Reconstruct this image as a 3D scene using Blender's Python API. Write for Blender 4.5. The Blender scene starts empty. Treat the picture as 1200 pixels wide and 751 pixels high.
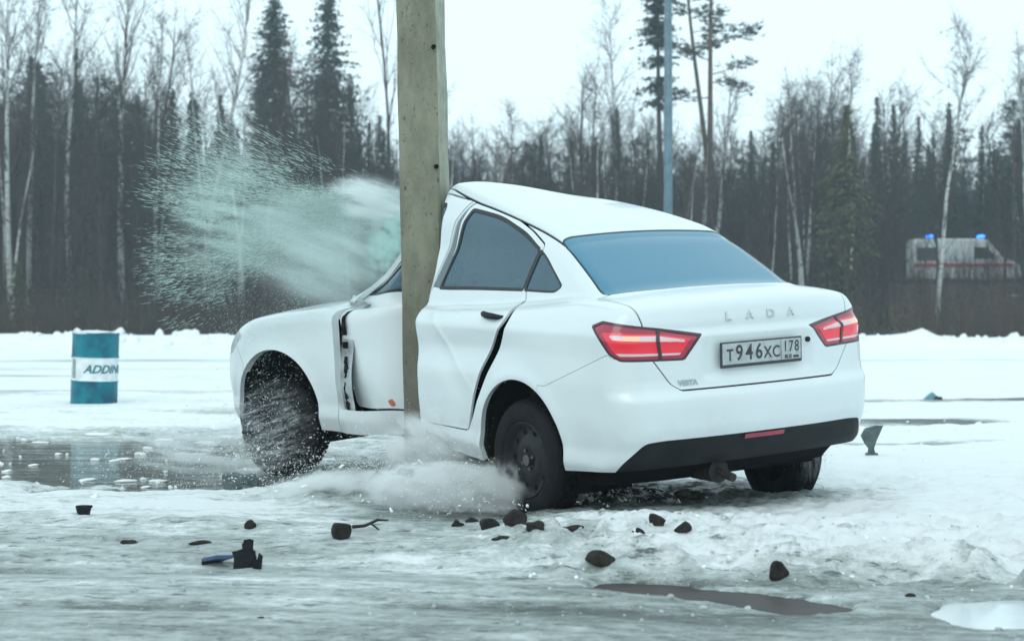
import bpy, math, random
import numpy as np
from mathutils import Matrix, Vector
random.seed(7); RNG = np.random.default_rng(7)
SC = bpy.context.scene
COL = SC.collection

# ---------------------------------------------------------------- camera
cam = bpy.data.cameras.new('camera')
cam.sensor_fit = 'HORIZONTAL'; cam.sensor_width = 36.0
cam.lens = 36.0*2000/1200
cam.clip_start = 0.1; cam.clip_end = 2000
camo = bpy.data.objects.new('camera', cam); COL.objects.link(camo)
camo.location = (0, 0, 1.0); camo.rotation_euler = (math.radians(90), 0, 0)
cam.dof.use_dof = True; cam.dof.focus_distance = 9.4; cam.dof.aperture_fstop = 3.4
SC.camera = camo
CAMZ, FPX = 1.0, 2000.0
def gp(u, v, z=0.0):
    """photo pixel -> the point where its ray meets the level z"""
    d = (CAMZ-z)*FPX/(v-375.5)
    return np.array([(u-600)/FPX*d, d, z])
def at(u, v, Y):
    return np.array([(u-600)/FPX*Y, Y, CAMZ+(375.5-v)/FPX*Y])

# ---------------------------------------------------------------- sky and sun (overcast)
HAZE = 0.0010
SUN_EL, SUN_AZ = math.radians(38), math.radians(200)
w = bpy.data.worlds.new('World'); SC.world = w; w.use_nodes = True
nt = w.node_tree; bg = nt.nodes['Background']
sky = nt.nodes.new('ShaderNodeTexSky'); sky.sky_type = 'NISHITA'; sky.sun_disc = False
sky.sun_elevation = SUN_EL; sky.sun_rotation = SUN_AZ
sky.air_density = 1.0; sky.dust_density = 4.0; sky.ozone_density = 1.0
mx = nt.nodes.new('ShaderNodeMix'); mx.data_type = 'RGBA'; mx.blend_type = 'MIX'
mx.inputs[0].default_value = 0.90
nt.links.new(sky.outputs[0], mx.inputs[6])
mx.inputs[7].default_value = (8.7, 11.0, 11.7, 1)       # the even cloud deck
nt.links.new(mx.outputs[2], bg.inputs[0])
bg.inputs[1].default_value = 0.10
sl = bpy.data.lights.new('sun', 'SUN'); sl.energy = 0.5; sl.angle = math.radians(40); sl.color = (1, 0.97, 0.93)
so = bpy.data.objects.new('sun', sl); COL.objects.link(so)
so.rotation_euler = (math.radians(90)-SUN_EL, 0, -SUN_AZ+math.pi)
SC.view_settings.view_transform = 'Standard'; SC.view_settings.look = 'None'
SC.view_settings.exposure = 0.28; SC.view_settings.gamma = 1.0
SC.render.engine = 'CYCLES'
SC.cycles.use_denoising = True
try: SC.cycles.denoiser = 'OPENIMAGEDENOISE'
except Exception: pass
SC.cycles.max_bounces = 6; SC.cycles.transparent_max_bounces = 12
SC.cycles.volume_bounces = 4

# ---------------------------------------------------------------- helpers
def node_mat(name):
    m = bpy.data.materials.new(name); m.use_nodes = True
    return m, m.node_tree, m.node_tree.nodes['Principled BSDF']
def mat(name, col, rough=0.6, metal=0.0, coat=0.0, noise=None, bump=None, emit=None, spec=0.5, alpha=None, coords='Object'):
    """noise=(scale, amount[, colour2]) mottles the colour; bump=(scale, strength)"""
    m, t, b = node_mat(name)
    b.inputs['Base Color'].default_value = (*col, 1)
    b.inputs['Roughness'].default_value = rough; b.inputs['Metallic'].default_value = metal
    b.inputs['Coat Weight'].default_value = coat; b.inputs['Coat Roughness'].default_value = 0.06
    b.inputs['Specular IOR Level'].default_value = spec
    tc = t.nodes.new('ShaderNodeTexCoord')
    if noise:
        n = t.nodes.new('ShaderNodeTexNoise'); n.inputs['Scale'].default_value = noise[0]; n.inputs['Detail'].default_value = 6
        t.links.new(tc.outputs[coords], n.inputs['Vector'])
        r = t.nodes.new('ShaderNodeMapRange'); r.inputs[1].default_value = 0.35; r.inputs[2].default_value = 0.68
        t.links.new(n.outputs[0], r.inputs[0])
        x = t.nodes.new('ShaderNodeMix'); x.data_type = 'RGBA'
        x.inputs[6].default_value = (*col, 1)
        c2 = noise[2] if len(noise) > 2 else tuple(c*(1-noise[1]) for c in col)
        x.inputs[7].default_value = (*c2, 1)
        t.links.new(r.outputs[0], x.inputs[0]); t.links.new(x.outputs[2], b.inputs['Base Color'])
    if bump:
        n = t.nodes.new('ShaderNodeTexNoise'); n.inputs['Scale'].default_value = bump[0]; n.inputs['Detail'].default_value = 5
        t.links.new(tc.outputs[coords], n.inputs['Vector'])
        bp = t.nodes.new('ShaderNodeBump'); bp.inputs['Strength'].default_value = bump[1]; bp.inputs['Distance'].default_value = 0.02
        t.links.new(n.outputs[0], bp.inputs['Height']); t.links.new(bp.outputs[0], b.inputs['Normal'])
    if emit:
        b.inputs['Emission Color'].default_value = (*emit[0], 1); b.inputs['Emission Strength'].default_value = emit[1]
    if alpha is not None: b.inputs['Alpha'].default_value = alpha
    return m
def new_mesh(name, V, F, m, smooth=False, normals=None):
    me = bpy.data.meshes.new(name)
    V = np.asarray(V, float)
    if isinstance(F, np.ndarray):
        k = F.shape[1]; n = len(F)
        me.vertices.add(len(V)); me.vertices.foreach_set('co', V.ravel())
        me.loops.add(n*k); me.loops.foreach_set('vertex_index', F.astype(np.int32).ravel())
        me.polygons.add(n); me.polygons.foreach_set('loop_start', np.arange(0, n*k, k, dtype=np.int32))
        me.update(calc_edges=True)
    else:
        me.from_pydata([tuple(v) for v in V], [], [tuple(int(i) for i in f) for f in F])
    if m is not None: me.materials.append(m)
    if smooth: me.polygons.foreach_set('use_smooth', np.ones(len(me.polygons), bool))
    me.validate(); me.update()
    if normals is not None and len(me.vertices) == len(normals):
        try: me.normals_split_custom_set_from_vertices([tuple(n) for n in normals])
        except Exception: pass
    return me
def link(name, me, parent=None, label=None, cat=None, group=None, kind=None):
    o = bpy.data.objects.new(name, me); COL.objects.link(o)
    if parent is not None: o.parent = parent
    if label: o['label'] = label
    if cat: o['category'] = cat
    if group: o['group'] = group
    if kind: o['kind'] = kind
    return o
def copy_tree(o, parent=None):
    c = o.copy(); COL.objects.link(c); c.parent = parent
    for ch in list(o.children): copy_tree(ch, c)
    return c
class MB:
    """collects vertices and faces of one mesh"""
    def __init__(s): s.V = []; s.F = []
    def add(s, V, F):
        o = len(s.V); s.V += [tuple(v) for v in V]; s.F += [tuple(i+o for i in f) for f in F]
    def box(s, c, h, R=None, bev=0.0):
        c = np.array(c, float); h = np.array(h, float)
        if bev <= 0:
            V = [np.array([sx, sy, sz])*h for sx in (-1, 1) for sy in (-1, 1) for sz in (-1, 1)]
            F = [(0,1,3,2),(4,6,7,5),(0,4,5,1),(2,3,7,6),(0,2,6,4),(1,5,7,3)]
        else:
            b = min(bev, *(h*0.98)); V = []; idx = {}
            for sx in (-1, 1):
                for sy in (-1, 1):
                    for sz in (-1, 1):
                        for a in range(3):
                            p = h.copy()-b; p[a] = h[a]
                            idx[(sx, sy, sz, a)] = len(V); V.append(p*np.array([sx, sy, sz]))
            F = []
            S = (-1, 1)
            for s1 in S:
                q = lambda t: t if s1 > 0 else t[::-1]
                F.append(q(tuple(idx[(s1, a, b2, 0)] for a, b2 in ((-1,-1),(1,-1),(1,1),(-1,1)))))
                F.append(q(tuple(idx[(b2, s1, a, 1)] for a, b2 in ((-1,-1),(1,-1),(1,1),(-1,1)))))
                F.append(q(tuple(idx[(a, b2, s1, 2)] for a, b2 in ((-1,-1),(1,-1),(1,1),(-1,1)))))
            for s1 in S:
                for s2 in S:
                    F.append((idx[(s1,s2,-1,0)], idx[(s1,s2,-1,1)], idx[(s1,s2,1,1)], idx[(s1,s2,1,0)])[::(1 if s1*s2 > 0 else -1)])
                    F.append((idx[(-1,s1,s2,1)], idx[(-1,s1,s2,2)], idx[(1,s1,s2,2)], idx[(1,s1,s2,1)])[::(1 if s1*s2 > 0 else -1)])
                    F.append((idx[(s2,-1,s1,2)], idx[(s2,-1,s1,0)], idx[(s2,1,s1,0)], idx[(s2,1,s1,2)])[::(1 if s1*s2 > 0 else -1)])
                    for s3 in S:
                        F.append((idx[(s1,s2,s3,0)], idx[(s1,s2,s3,1)], idx[(s1,s2,s3,2)])[::(1 if s1*s2*s3 > 0 else -1)])
        V = np.array(V)
        if R is not None: V = V@np.array(R).T
        s.add(V+c, F)
    def tube(s, pts, rads, n=8, cap=True):
        pts = np.array(pts, float); k = len(pts); rads = np.broadcast_to(np.array(rads, float), (k,))
        base = len(s.V); up = np.array([0.0, 0, 1])
        prev = None
        for i in range(k):
            t = pts[min(i+1, k-1)]-pts[max(i-1, 0)]; t /= (np.linalg.norm(t)+1e-9)
            if prev is None:
                a = np.cross(t, up)
                if np.linalg.norm(a) < 1e-3: a = np.cross(t, [1.0, 0, 0])
            else: a = prev-t*(prev@t)
            a /= (np.linalg.norm(a)+1e-9); b = np.cross(t, a); prev = a
            for j in range(n):
                q = 2*math.pi*j/n
                s.V.append(tuple(pts[i]+rads[i]*(math.cos(q)*a+math.sin(q)*b)))
        for i in range(k-1):
            for j in range(n):
                A = base+i*n+j; B = base+i*n+(j+1) % n
                s.F.append((A, B, B+n, A+n))
        if cap:
            s.F.append(tuple(base+j for j in range(n))[::-1]); s.F.append(tuple(base+(k-1)*n+j for j in range(n)))
    def lathe(s, prof, n=24, M=None, closed=False):
        """prof [(r, h)] about local z"""
        base = len(s.V); M = np.eye(3) if M is None else np.array(M)
        for r, h in prof:
            for j in range(n):
                q = 2*math.pi*j/n
                s.V.append(tuple(M@np.array([r*math.cos(q), r*math.sin(q), h])))
        m = len(prof)
        for i in range(m if closed else m-1):
            for j in range(n):
                A = base+i*n+j; B = base+i*n+(j+1) % n; C = base+((i+1) % m)*n+(j+1) % n; D = base+((i+1) % m)*n+j
                s.F.append((A, B, C, D))
    def mesh(s, name, m, smooth=False): return new_mesh(name, s.V, s.F, m, smooth)
    def build(s, name, m, parent=None, smooth=False, **k): return link(name, s.mesh(name, m, smooth), parent, **k)
def smooth_by_angle(me, ang=35):
    me.polygons.foreach_set('use_smooth', np.ones(len(me.polygons), bool))
    if hasattr(me, 'set_sharp_from_angle'): me.set_sharp_from_angle(angle=math.radians(ang))
    return me
def text_mesh(txt, size=1.0, shear=0.0, bold=0.0, xs=1.0):
    cu = bpy.data.curves.new('glyphs', 'FONT'); cu.body = txt; cu.size = size; cu.shear = shear; cu.offset = bold
    cu.resolution_u = 3; cu.align_x = 'CENTER'; cu.align_y = 'CENTER'
    o = bpy.data.objects.new('glyphs', cu); COL.objects.link(o)
    dg = bpy.context.evaluated_depsgraph_get()
    me = bpy.data.meshes.new_from_object(o.evaluated_get(dg))
    V = np.array([v.co[:] for v in me.vertices]); F = [tuple(p.vertices) for p in me.polygons]
    bpy.data.objects.remove(o); bpy.data.curves.remove(cu); bpy.data.meshes.remove(me)
    V[:, 0] *= xs
    return V, F
def fbm(x, y, seed=0, oct=5, sc=1.0, gain=0.5):
    r = np.random.default_rng(seed); o = np.zeros_like(x); a = 1.0; f = sc
    for _ in range(oct):
        G = r.random((64, 64)); u = x*f; v = y*f
        i = np.floor(u).astype(int); j = np.floor(v).astype(int); fu = u-i; fv = v-j
        fu = fu*fu*(3-2*fu); fv = fv*fv*(3-2*fv); i %= 64; j %= 64; i1 = (i+1) % 64; j1 = (j+1) % 64
        o += a*((G[i, j]*(1-fu)+G[i1, j]*fu)*(1-fv)+(G[i, j1]*(1-fu)+G[i1, j1]*fu)*fv-0.5)
        a *= gain; f *= 2.03
    return o
def sstep(a, b, x):
    t = np.clip((x-a)/(b-a), 0, 1); return t*t*(3-2*t)
# ================================================================ THE CAR
# car frame: x forward from the rear axle, y left, z up from the road
def tab(kn, sig):
    k = np.array(kn, float); xs = np.linspace(k[0, 0]-1, k[-1, 0]+1, 2000); ys = np.interp(xs, k[:, 0], k[:, 1])
    if sig > 0:
        d = xs[1]-xs[0]; n = int(4*sig/d)+1; g = np.exp(-.5*(np.arange(-n, n+1)*d/sig)**2); g /= g.sum()
        ys = np.convolve(np.pad(ys, n, mode='edge'), g, 'valid')
    return lambda x: np.interp(x, xs, ys)
def smax(a, b, k):
    h = np.maximum(k-np.abs(a-b), 0)/k; return np.maximum(a, b)+h*h*k*0.25
def smin(a, b, k): return -smax(-a, -b, k)
cW = tab([(-1, .800), (-.7, .845), (-.3, .872), (.2, .880), (2.2, .880), (2.7, .868), (3.1, .825), (3.5, .74)], .12)
cS = tab([(.15, -.065), (.25, -.035), (.32, -.012), (.40, -.022), (.55, -.004), (.72, .004), (.86, -.004), (.97, .0), (1.02, -.028), (1.10, -.075), (1.2, -.13)], .012)
cT = tab([(-1.0, 1.075), (-.87, 1.118), (-.78, 1.135), (-.6, 1.158), (-.4, 1.172), (-.1, 1.15), (.3, 1.12), (.9, 1.10), (1.6, 1.07), (2.1, 1.045), (2.35, 1.035), (2.7, 1.0), (3.0, .95), (3.25, .885), (3.42, .81), (3.5, .72)], .045)
cR = tab([(.15, -.70), (.25, -.80), (.34, -.885), (.43, -.915), (.45, -.925), (.50, -.935), (.60, -.938), (.655, -.935), (.69, -.905), (.73, -.898), (.90, -.892), (.945, -.896), (.972, -.862), (1.05, -.872), (1.09, -.888), (1.12, -.90), (1.2, -.92)], .010)
cF = tab([(.15, 3.36), (.3, 3.44), (.5, 3.475), (.65, 3.46), (.75, 3.44), (.85, 3.38), (.95, 3.25)], .03)
cG = tab([(-.6, .60), (-.35, .67), (0, .715), (.5, .745), (1.1, .755), (1.8, .735), (2.3, .66)], .1)
cTm = tab([(1.0, -.02), (1.1, .0), (1.2, .04), (1.35, .115), (1.45, .185), (1.6, .31)], .03)
def body_sdf(P):
    x, y, z = P[..., 0], P[..., 1], P[..., 2]
    ay = np.sqrt(y*y+1e-4)
    dish = -.014*np.exp(-((z-(.80-.07*(x-1)))/.085)**2)*sstep(-.2, .35, x)*sstep(2.25, 1.9, x)
    flare = .012*(np.exp(-((np.hypot(x, z-.32)-.40)/.05)**2)+np.exp(-((np.hypot(x-2.635, z-.32)-.40)/.05)**2))
    side = (ay-cW(x)-cS(z)-dish-flare)
    top = (z-cT(x)+.045*(ay/.75)**2.2)*.96
    recess = .014*sstep(.38, .31, ay)*sstep(.975, .925, z)*sstep(.715, .76, z)
    rear = cR(z)+.07*(ay/.75)**2.4+recess-x
    front = x-cF(z)+.22*(ay/.75)**2.4
    low = smax(side, top, .07); low = smax(low, rear, .13); low = smax(low, front, .20); low = smax(low, .14-z, .03)
    gs = (ay-cG(x)+cTm(z))*.93
    wind = (z-(1.475-.475*(x-1.42)-.065*(y/.6)**2))/1.107
    back = (z-(1.458+.56*(x-.03)-.035*(y/.6)**2))/1.146
    roof = z-(1.492-.040*((x-.85)/.8)**2-.022*(y/.6)**2)
    cab = smax(smax(smax(wind, roof, .10), back, .06), gs, .075)
    cab = smax(cab, 1.03-z, .02)
    return smin(low, cab, .035)
def grad(P, e=2e-3):
    G = np.empty_like(P)
    for a in range(3):
        d = np.zeros(3); d[a] = e
        G[..., a] = body_sdf(P+d)-body_sdf(P-d)
    return G/(2*e)
def surface_nets(lo, hi, h):
    n = [int(math.ceil((hi[i]-lo[i])/h))+1 for i in range(3)]
    ax = [lo[i]+h*np.arange(n[i]) for i in range(3)]
    val = np.empty(n, np.float32)
    for i in range(n[0]):
        X, Y, Z = np.meshgrid([ax[0][i]], ax[1], ax[2], indexing='ij')
        val[i] = body_sdf(np.stack([X, Y, Z], -1))[0]
    ins = val < 0
    c = [slice(None, -1), slice(1, None)]
    cnt = sum(ins[c[i], c[j], c[k]].astype(np.int8) for i in (0, 1) for j in (0, 1) for k in (0, 1))
    act = (cnt > 0) & (cnt < 8)
    ids = -np.ones(act.shape, np.int64); ids[act] = np.arange(act.sum())
    I = np.argwhere(act); V = np.array(lo)+h*(I+0.5)
    for _ in range(4):
        f = body_sdf(V); G = grad(V); g2 = (G*G).sum(1)+1e-6
        st = -(f/g2)[:, None]*G; ln = np.linalg.norm(st, axis=1, keepdims=True)
        V = V+st*np.minimum(1, h/(ln+1e-9))
    Q = []
    for a in range(3):
        sl0 = [slice(None)]*3; sl1 = [slice(None)]*3; sl0[a] = slice(None, -1); sl1[a] = slice(1, None)
        s0 = ins[tuple(sl0)]; s1 = ins[tuple(sl1)]
        E = np.argwhere(s0 != s1); b, d = (a+1) % 3, (a+2) % 3
        ok = (E[:, b] > 0) & (E[:, d] > 0) & (E[:, b] < act.shape[b]) & (E[:, d] < act.shape[d]); E = E[ok]
        flip = s1[tuple(E.T)]
        def cell(db, dd):
            J = E.copy(); J[:, b] -= db; J[:, d] -= dd; return ids[tuple(J.T)]
        q = np.stack([cell(1, 1), cell(0, 1), cell(0, 0), cell(1, 0)], 1)
        q[flip] = q[flip][:, ::-1]; Q.append(q)
    Q = np.concatenate(Q); Q = Q[(Q >= 0).all(1)]
    return V, np.concatenate([Q[:, [0, 1, 2]], Q[:, [0, 2, 3]]])
def clip(V, T, g):
    """keep g <= 0, cutting triangles along g = 0"""
    if len(T) == 0: return V, T
    s = g <= 0; c = s[T].sum(1)
    out = [T[c == 3]]; nv = []; cutkeys = []
    one = T[c == 1]; two = T[c == 2]
    def roll(A, want):
        m = s[A] == want; k = m.argmax(1); r = np.arange(len(A))
        return np.stack([A[r, k], A[r, (k+1) % 3], A[r, (k+2) % 3]], 1)
    one = roll(one, True) if len(one) else one; two = roll(two, False) if len(two) else two
    edges = []
    if len(one): edges += [one[:, [0, 1]], one[:, [0, 2]]]
    if len(two): edges += [two[:, [0, 1]], two[:, [0, 2]]]
    if edges:
        E = np.sort(np.concatenate(edges), 1); U, inv = np.unique(E, axis=0, return_inverse=True); inv = inv.ravel()
        ga, gb = g[U[:, 0]], g[U[:, 1]]; t = (ga/(ga-gb+1e-12))[:, None]
        NV = V[U[:, 0]]*(1-t)+V[U[:, 1]]*t; inv = inv+len(V); V = np.concatenate([V, NV])
        p = 0
        if len(one):
            n = len(one); a, b = inv[:n], inv[n:2*n]; p = 2*n
            out.append(np.stack([one[:, 0], a, b], 1))
        if len(two):
            n = len(two); a, b = inv[p:p+n], inv[p+n:p+2*n]
            out.append(np.stack([a, two[:, 1], two[:, 2]], 1)); out.append(np.stack([a, two[:, 2], b], 1))
    T = np.concatenate(out)
    u, inv = np.unique(T, return_inverse=True)
    return V[u], inv.reshape(T.shape)
def sdpoly(u, v, poly):
    P = np.array(poly, float); d = np.full(u.shape, 1e9); ins = np.zeros(u.shape, bool)
    for i in range(len(P)):
        a = P[i]; b = P[(i+1) % len(P)]; e = b-a
        wx, wy = u-a[0], v-a[1]; t = np.clip((wx*e[0]+wy*e[1])/(e@e), 0, 1)
        d = np.minimum(d, (wx-e[0]*t)**2+(wy-e[1]*t)**2)
        cnd = ((a[1] <= v) & (v < b[1])) | ((b[1] <= v) & (v < a[1]))
        with np.errstate(divide='ignore', invalid='ignore'):
            xx = a[0]+(v-a[1])/(e[1] if e[1] != 0 else 1e-9)*e[0]
        ins ^= cnd & (u < xx)
    return np.where(ins, -1, 1)*np.sqrt(d)
def rpoly(poly, r):
    """round the corners of a polygon"""
    P = [np.array(p, float) for p in poly]; out = []
    for i in range(len(P)):
        a, b, c = P[i-1], P[i], P[(i+1) % len(P)]
        rr = r if np.isscalar(r) else r[i]
        d1 = min(rr, .48*np.linalg.norm(a-b)); d2 = min(rr, .48*np.linalg.norm(c-b))
        p = b+(a-b)/np.linalg.norm(a-b)*d1; q = b+(c-b)/np.linalg.norm(c-b)*d2
        for t in (0, .25, .5, .75, 1): out.append((1-t)**2*p+2*t*(1-t)*b+t*t*q)
    return out
# ---- crash deformation, in the car frame
POLE = (1.34, .66)                                   # where the post stands, car frame
lim = tab([(.90, 2.0), (1.03, 1.02), (1.10, .80), (1.19, .50), (1.49, .50), (1.57, .66), (1.70, .80), (1.85, .89), (1.98, 1.0), (2.1, 2.0)], .018)
BEND0, BEND1, BANG = 1.85, 2.35, math.radians(17)
def deform(P):
    P = np.array(P, float); x, y, z = P[:, 0].copy(), P[:, 1].copy(), P[:, 2].copy()
    # roof prised up towards the post
    up = sstep(1.02, 1.44, z)
    z = z+up*.15*np.clip((x+.02)/1.1, 0, 1)**.9*sstep(1.85, 1.38, x)
    z = z+sstep(1.36, 1.46, z)*.12*np.clip((x-.05)/1.1, 0, 1)**1.1*np.exp(-((y-.40)/.55)**2)*sstep(1.8, 1.4, x)
    # side crushed in round the post
    L = lim(x)+.10*sstep(1.06, 1.2, P[:, 2])*sstep(1.45, 1.55, x); a = .80*L
    yy = np.where(y > a, a+(L-a)*(1-np.exp(-np.maximum(y-a, 0)/(L-a))), y)
    k = sstep(.85, 1.05, x)*sstep(2.25, 2.0, x)
    y = y+(yy-y)*k
    # creases round the impact
    wr = np.exp(-((x-1.45)/.45)**2)*sstep(.1, .5, y)
    y = y+wr*(.014*np.sin(9*x+6*z+2*np.sin(5*z))+.012*np.abs(np.sin(4.2*z-3.1*x+.6))-.008)
    z = z+wr*.010*np.sin(11*x+3*y)
    # buckles in the rear door behind the post
    wd = np.exp(-((x-.75)/.28)**2)*sstep(.5, .75, y)*sstep(.35, .5, z)*sstep(1.12, 1.0, z)
    t = (z-.78)-.9*(x-.62)
    y = y+wd*(.004*np.exp(-(t/.03)**2)-.005*np.exp(-((t+.12)/.09)**2))
    # sill pushed up a little by the post
    z = z+.04*np.exp(-((x-1.0)/.45)**2)*sstep(.45, .25, z)*sstep(.3, .6, y)
    # whole front end bent round the post
    t = np.clip((x-BEND0)/(BEND1-BEND0), 0, None); q = np.clip(t, 0, 1)
    ang = BANG*q*q*(3-2*q)
    Lb = BEND1-BEND0
    # centre line integrated: offset grows as the integral of the angle
    off = np.where(t <= 1, BANG*Lb*(t**3-.5*t**4), BANG*Lb*(.5+(t-1)))
    x2 = x-np.sin(ang)*(y-.86)-.5*ang*ang*np.maximum(x-.5*(BEND0+BEND1), 0)
    y2 = .86+(y-.86)*np.cos(ang)+off
    return np.stack([x2, y2, z], 1)
def dnormals(V, N):
    """normals carried through the deformation"""
    a = np.cross(N, np.where(np.abs(N[:, 2:3]) < .8, [[0, 0, 1.]], [[1., 0, 0]])); a /= np.linalg.norm(a, axis=1, keepdims=True)+1e-9
    b = np.cross(N, a); e = 2e-3; D0 = deform(V)
    n = np.cross(deform(V+e*a)-D0, deform(V+e*b)-D0); n /= np.linalg.norm(n, axis=1, keepdims=True)+1e-12
    return D0, n
paint = mat('car_white_paint', (.66, .715, .73), .28, coat=.6, noise=(2.2, .05), spec=.5)
# road film along the lower body: dirt with a shape of its own
def dirty_paint(m):
    t = m.node_tree; b = t.nodes['Principled BSDF']; tc = t.nodes.new('ShaderNodeTexCoord'); sp = t.nodes.new('ShaderNodeSeparateXYZ')
    t.links.new(tc.outputs['Object'], sp.inputs[0])
    n = t.nodes.new('ShaderNodeTexNoise'); n.inputs['Scale'].default_value = 5; n.inputs['Detail'].default_value = 8; n.inputs['Roughness'].default_value = .7
    t.links.new(tc.outputs['Object'], n.inputs['Vector'])
    ma = t.nodes.new('ShaderNodeMath'); ma.operation = 'MULTIPLY_ADD'; ma.inputs[1].default_value = -0.55; ma.inputs[2].default_value = .80
    t.links.new(n.outputs[0], ma.inputs[0])
    r = t.nodes.new('ShaderNodeMapRange'); r.inputs[3].default_value = .55; r.inputs[4].default_value = 0
    t.links.new(sp.outputs[2], r.inputs[0]); r.inputs[1].default_value = .12
    t.links.new(ma.outputs[0], r.inputs[2])
    x = t.nodes.new('ShaderNodeMix'); x.data_type = 'RGBA'; x.inputs[7].default_value = (.36, .38, .37, 1)
    src = b.inputs['Base Color'].links[0].from_socket
    t.links.new(src, x.inputs[6]); t.links.new(r.outputs[0], x.inputs[0]); t.links.new(x.outputs[2], b.inputs['Base Color'])
dirty_paint(paint)
black_plastic = mat('black_plastic', (.007, .009, .011), .55, spec=.22, noise=(9, .3, (.013, .015, .017)))
rubber = mat('rubber', (.007, .0075, .0085), .75, spec=.18, noise=(14, .5, (.012, .013, .014)), bump=(60, .2))
trim = mat('window_rubber', (.012, .013, .014), .4)
dark = mat('dark_interior', (.006, .007, .008), .9, spec=.1)
sash_m = mat('grey_door_sash', (.10, .135, .15), .22, coat=.5)
shell = mat('bare_inner_metal', (.50, .55, .56), .5, noise=(8, .55))
def glass_mat(name, tint, tr, rough=.03):
    m, t, b = node_mat(name)
    b.inputs['Base Color'].default_value = (*tint, 1); b.inputs['Roughness'].default_value = rough
    b.inputs['Specular IOR Level'].default_value = .75; b.inputs['Coat Weight'].default_value = .3
    tp = t.nodes.new('ShaderNodeBsdfTransparent'); tp.inputs[0].default_value = (.55, .72, .75, 1)
    ms = t.nodes.new('ShaderNodeMixShader'); ms.inputs[0].default_value = tr
    t.links.new(b.outputs[0], ms.inputs[1]); t.links.new(tp.outputs[0], ms.inputs[2])
    t.links.new(ms.outputs[0], t.nodes['Material Output'].inputs[0])
    return m
tinted = glass_mat('tinted_side_glass', (.020, .072, .112), .10)
rear_tint = glass_mat('tinted_rear_glass', (.035, .19, .30), .08)
crazed = glass_mat('crazed_glass', (.30, .50, .47), .30, .35)
red_lens = mat('red_lens', (.72, .006, .03), .12, coat=.8, spec=.6, emit=((1, .02, .04), .10))
deep_red = mat('deep_red_lens', (.33, .01, .045), .15, coat=.8)
clear_lens = mat('clear_lens', (.62, .48, .49), .12, coat=.8, emit=((1, .8, .8), .03))
amber = mat('amber_lens', (.85, .45, .30), .15, coat=.6, emit=((1, .5, .3), .15))
lamp_black = mat('lamp_bezel', (.03, .008, .014), .25, coat=.5)
plate_white = mat('plate_white', (.42, .47, .48), .35, noise=(30, .25))
ink = mat('plate_black', (.03, .032, .036), .4)
chrome = mat('chrome', (.55, .57, .58), .15, metal=1.0)
grey_badge = mat('grey_badge', (.34, .38, .40), .3, metal=.4)
steel = mat('painted_steel_wheel', (.008, .009, .0105), .5, spec=.25, noise=(20, .5, (.018, .019, .021)))

H = .0135
V0, T0 = surface_nets((-1.02, -.03, .12), (3.56, .97, 1.56), H)
g = -V0[:, 1]; V0, T0 = clip(V0, T0, g)
V0[V0[:, 1] < 2e-4, 1] = 0.0
cB = tab([(-1, .31), (-.7, .30), (-.42, .28), (.4, .235), (2.2, .235), (2.9, .24), (3.5, .25)], .03)
V0, T0 = clip(V0, T0, cB(V0[:, 0])-V0[:, 2])
for cx in (0, 2.635):
    r = np.hypot(V0[:, 0]-cx, (V0[:, 2]-.325)*np.where(V0[:, 2] < .325, .45, 1.0))-(.02 if cx > 1 else 0)
    V0, T0 = clip(V0, T0, np.maximum(.385-r, -1)*np.where(V0[:, 1] > .42, 1, 0)-np.where(V0[:, 1] > .42, 0, 1))
cut = {}
state = [V0, T0]
def take(key, gf, gap=.0042, outer=True):
    V, T = state
    g = gf(V)
    cut[key] = clip(V, T, g+gap)
    state[0], state[1] = clip(V, T, -(g-gap) if outer else -g)
def side_only(g, V, y0=.42): return np.maximum(g, y0-V[:, 1])
WIN_R = rpoly([(.172, 1.145), (.985, 1.122), (.93, 1.25), (.83, 1.412), (.55, 1.424), (.28, 1.392), (.140, 1.352)], [.015,.02,.05,.02,.08,.06,.01])
WIN_Q = rpoly([(.172, 1.146), (.140, 1.352), (.06, 1.318), (-.04, 1.255), (-.135, 1.185), (-.09, 1.15)], [.01,.01,.03,.05,.02,.02])
WIN_F = rpoly([(1.10, 1.12), (2.02, 1.075), (1.80, 1.162), (1.42, 1.322), (1.30, 1.372), (1.06, 1.39)], .03)
GL_R = rpoly([(.045, -.7), (.045, .545), (-.445, .625), (-.478, .58), (-.515, .3), (-.525, 0), (-.525, -.7)], .03)
GL_F = rpoly([(1.41, -.7), (1.41, .3), (1.40, .465), (2.10, .595), (2.22, .50), (2.33, .25), (2.35, -.7)], .04)
def shift_g(gf, d): return lambda V: gf(V)+d
gR = lambda V: np.maximum(sdpoly(V[:, 0], V[:, 1], GL_R), 1.10-V[:, 2])
gF = lambda V: np.maximum(sdpoly(V[:, 0], V[:, 1], GL_F), .95-V[:, 2])
for key, gf, fr in (('rear_window', gR, .009), ('windshield', gF, .014),
        ('win_rear', lambda V: side_only(sdpoly(V[:, 0], V[:, 2], WIN_R), V), .016),
        ('win_quarter', lambda V: side_only(sdpoly(V[:, 0], V[:, 2], WIN_Q), V), .012),
        ('win_front', lambda V: side_only(sdpoly(V[:, 0], V[:, 2], WIN_F), V), .016)):
    V, T = state; g = gf(V)
    full = clip(V, T, g)
    gg = gf(full[0])
    cut[key] = clip(full[0], full[1], gg+fr); cut[key+'_seal'] = clip(full[0], full[1], -(gg+fr))
    state[0], state[1] = clip(V, T, -g)
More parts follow.
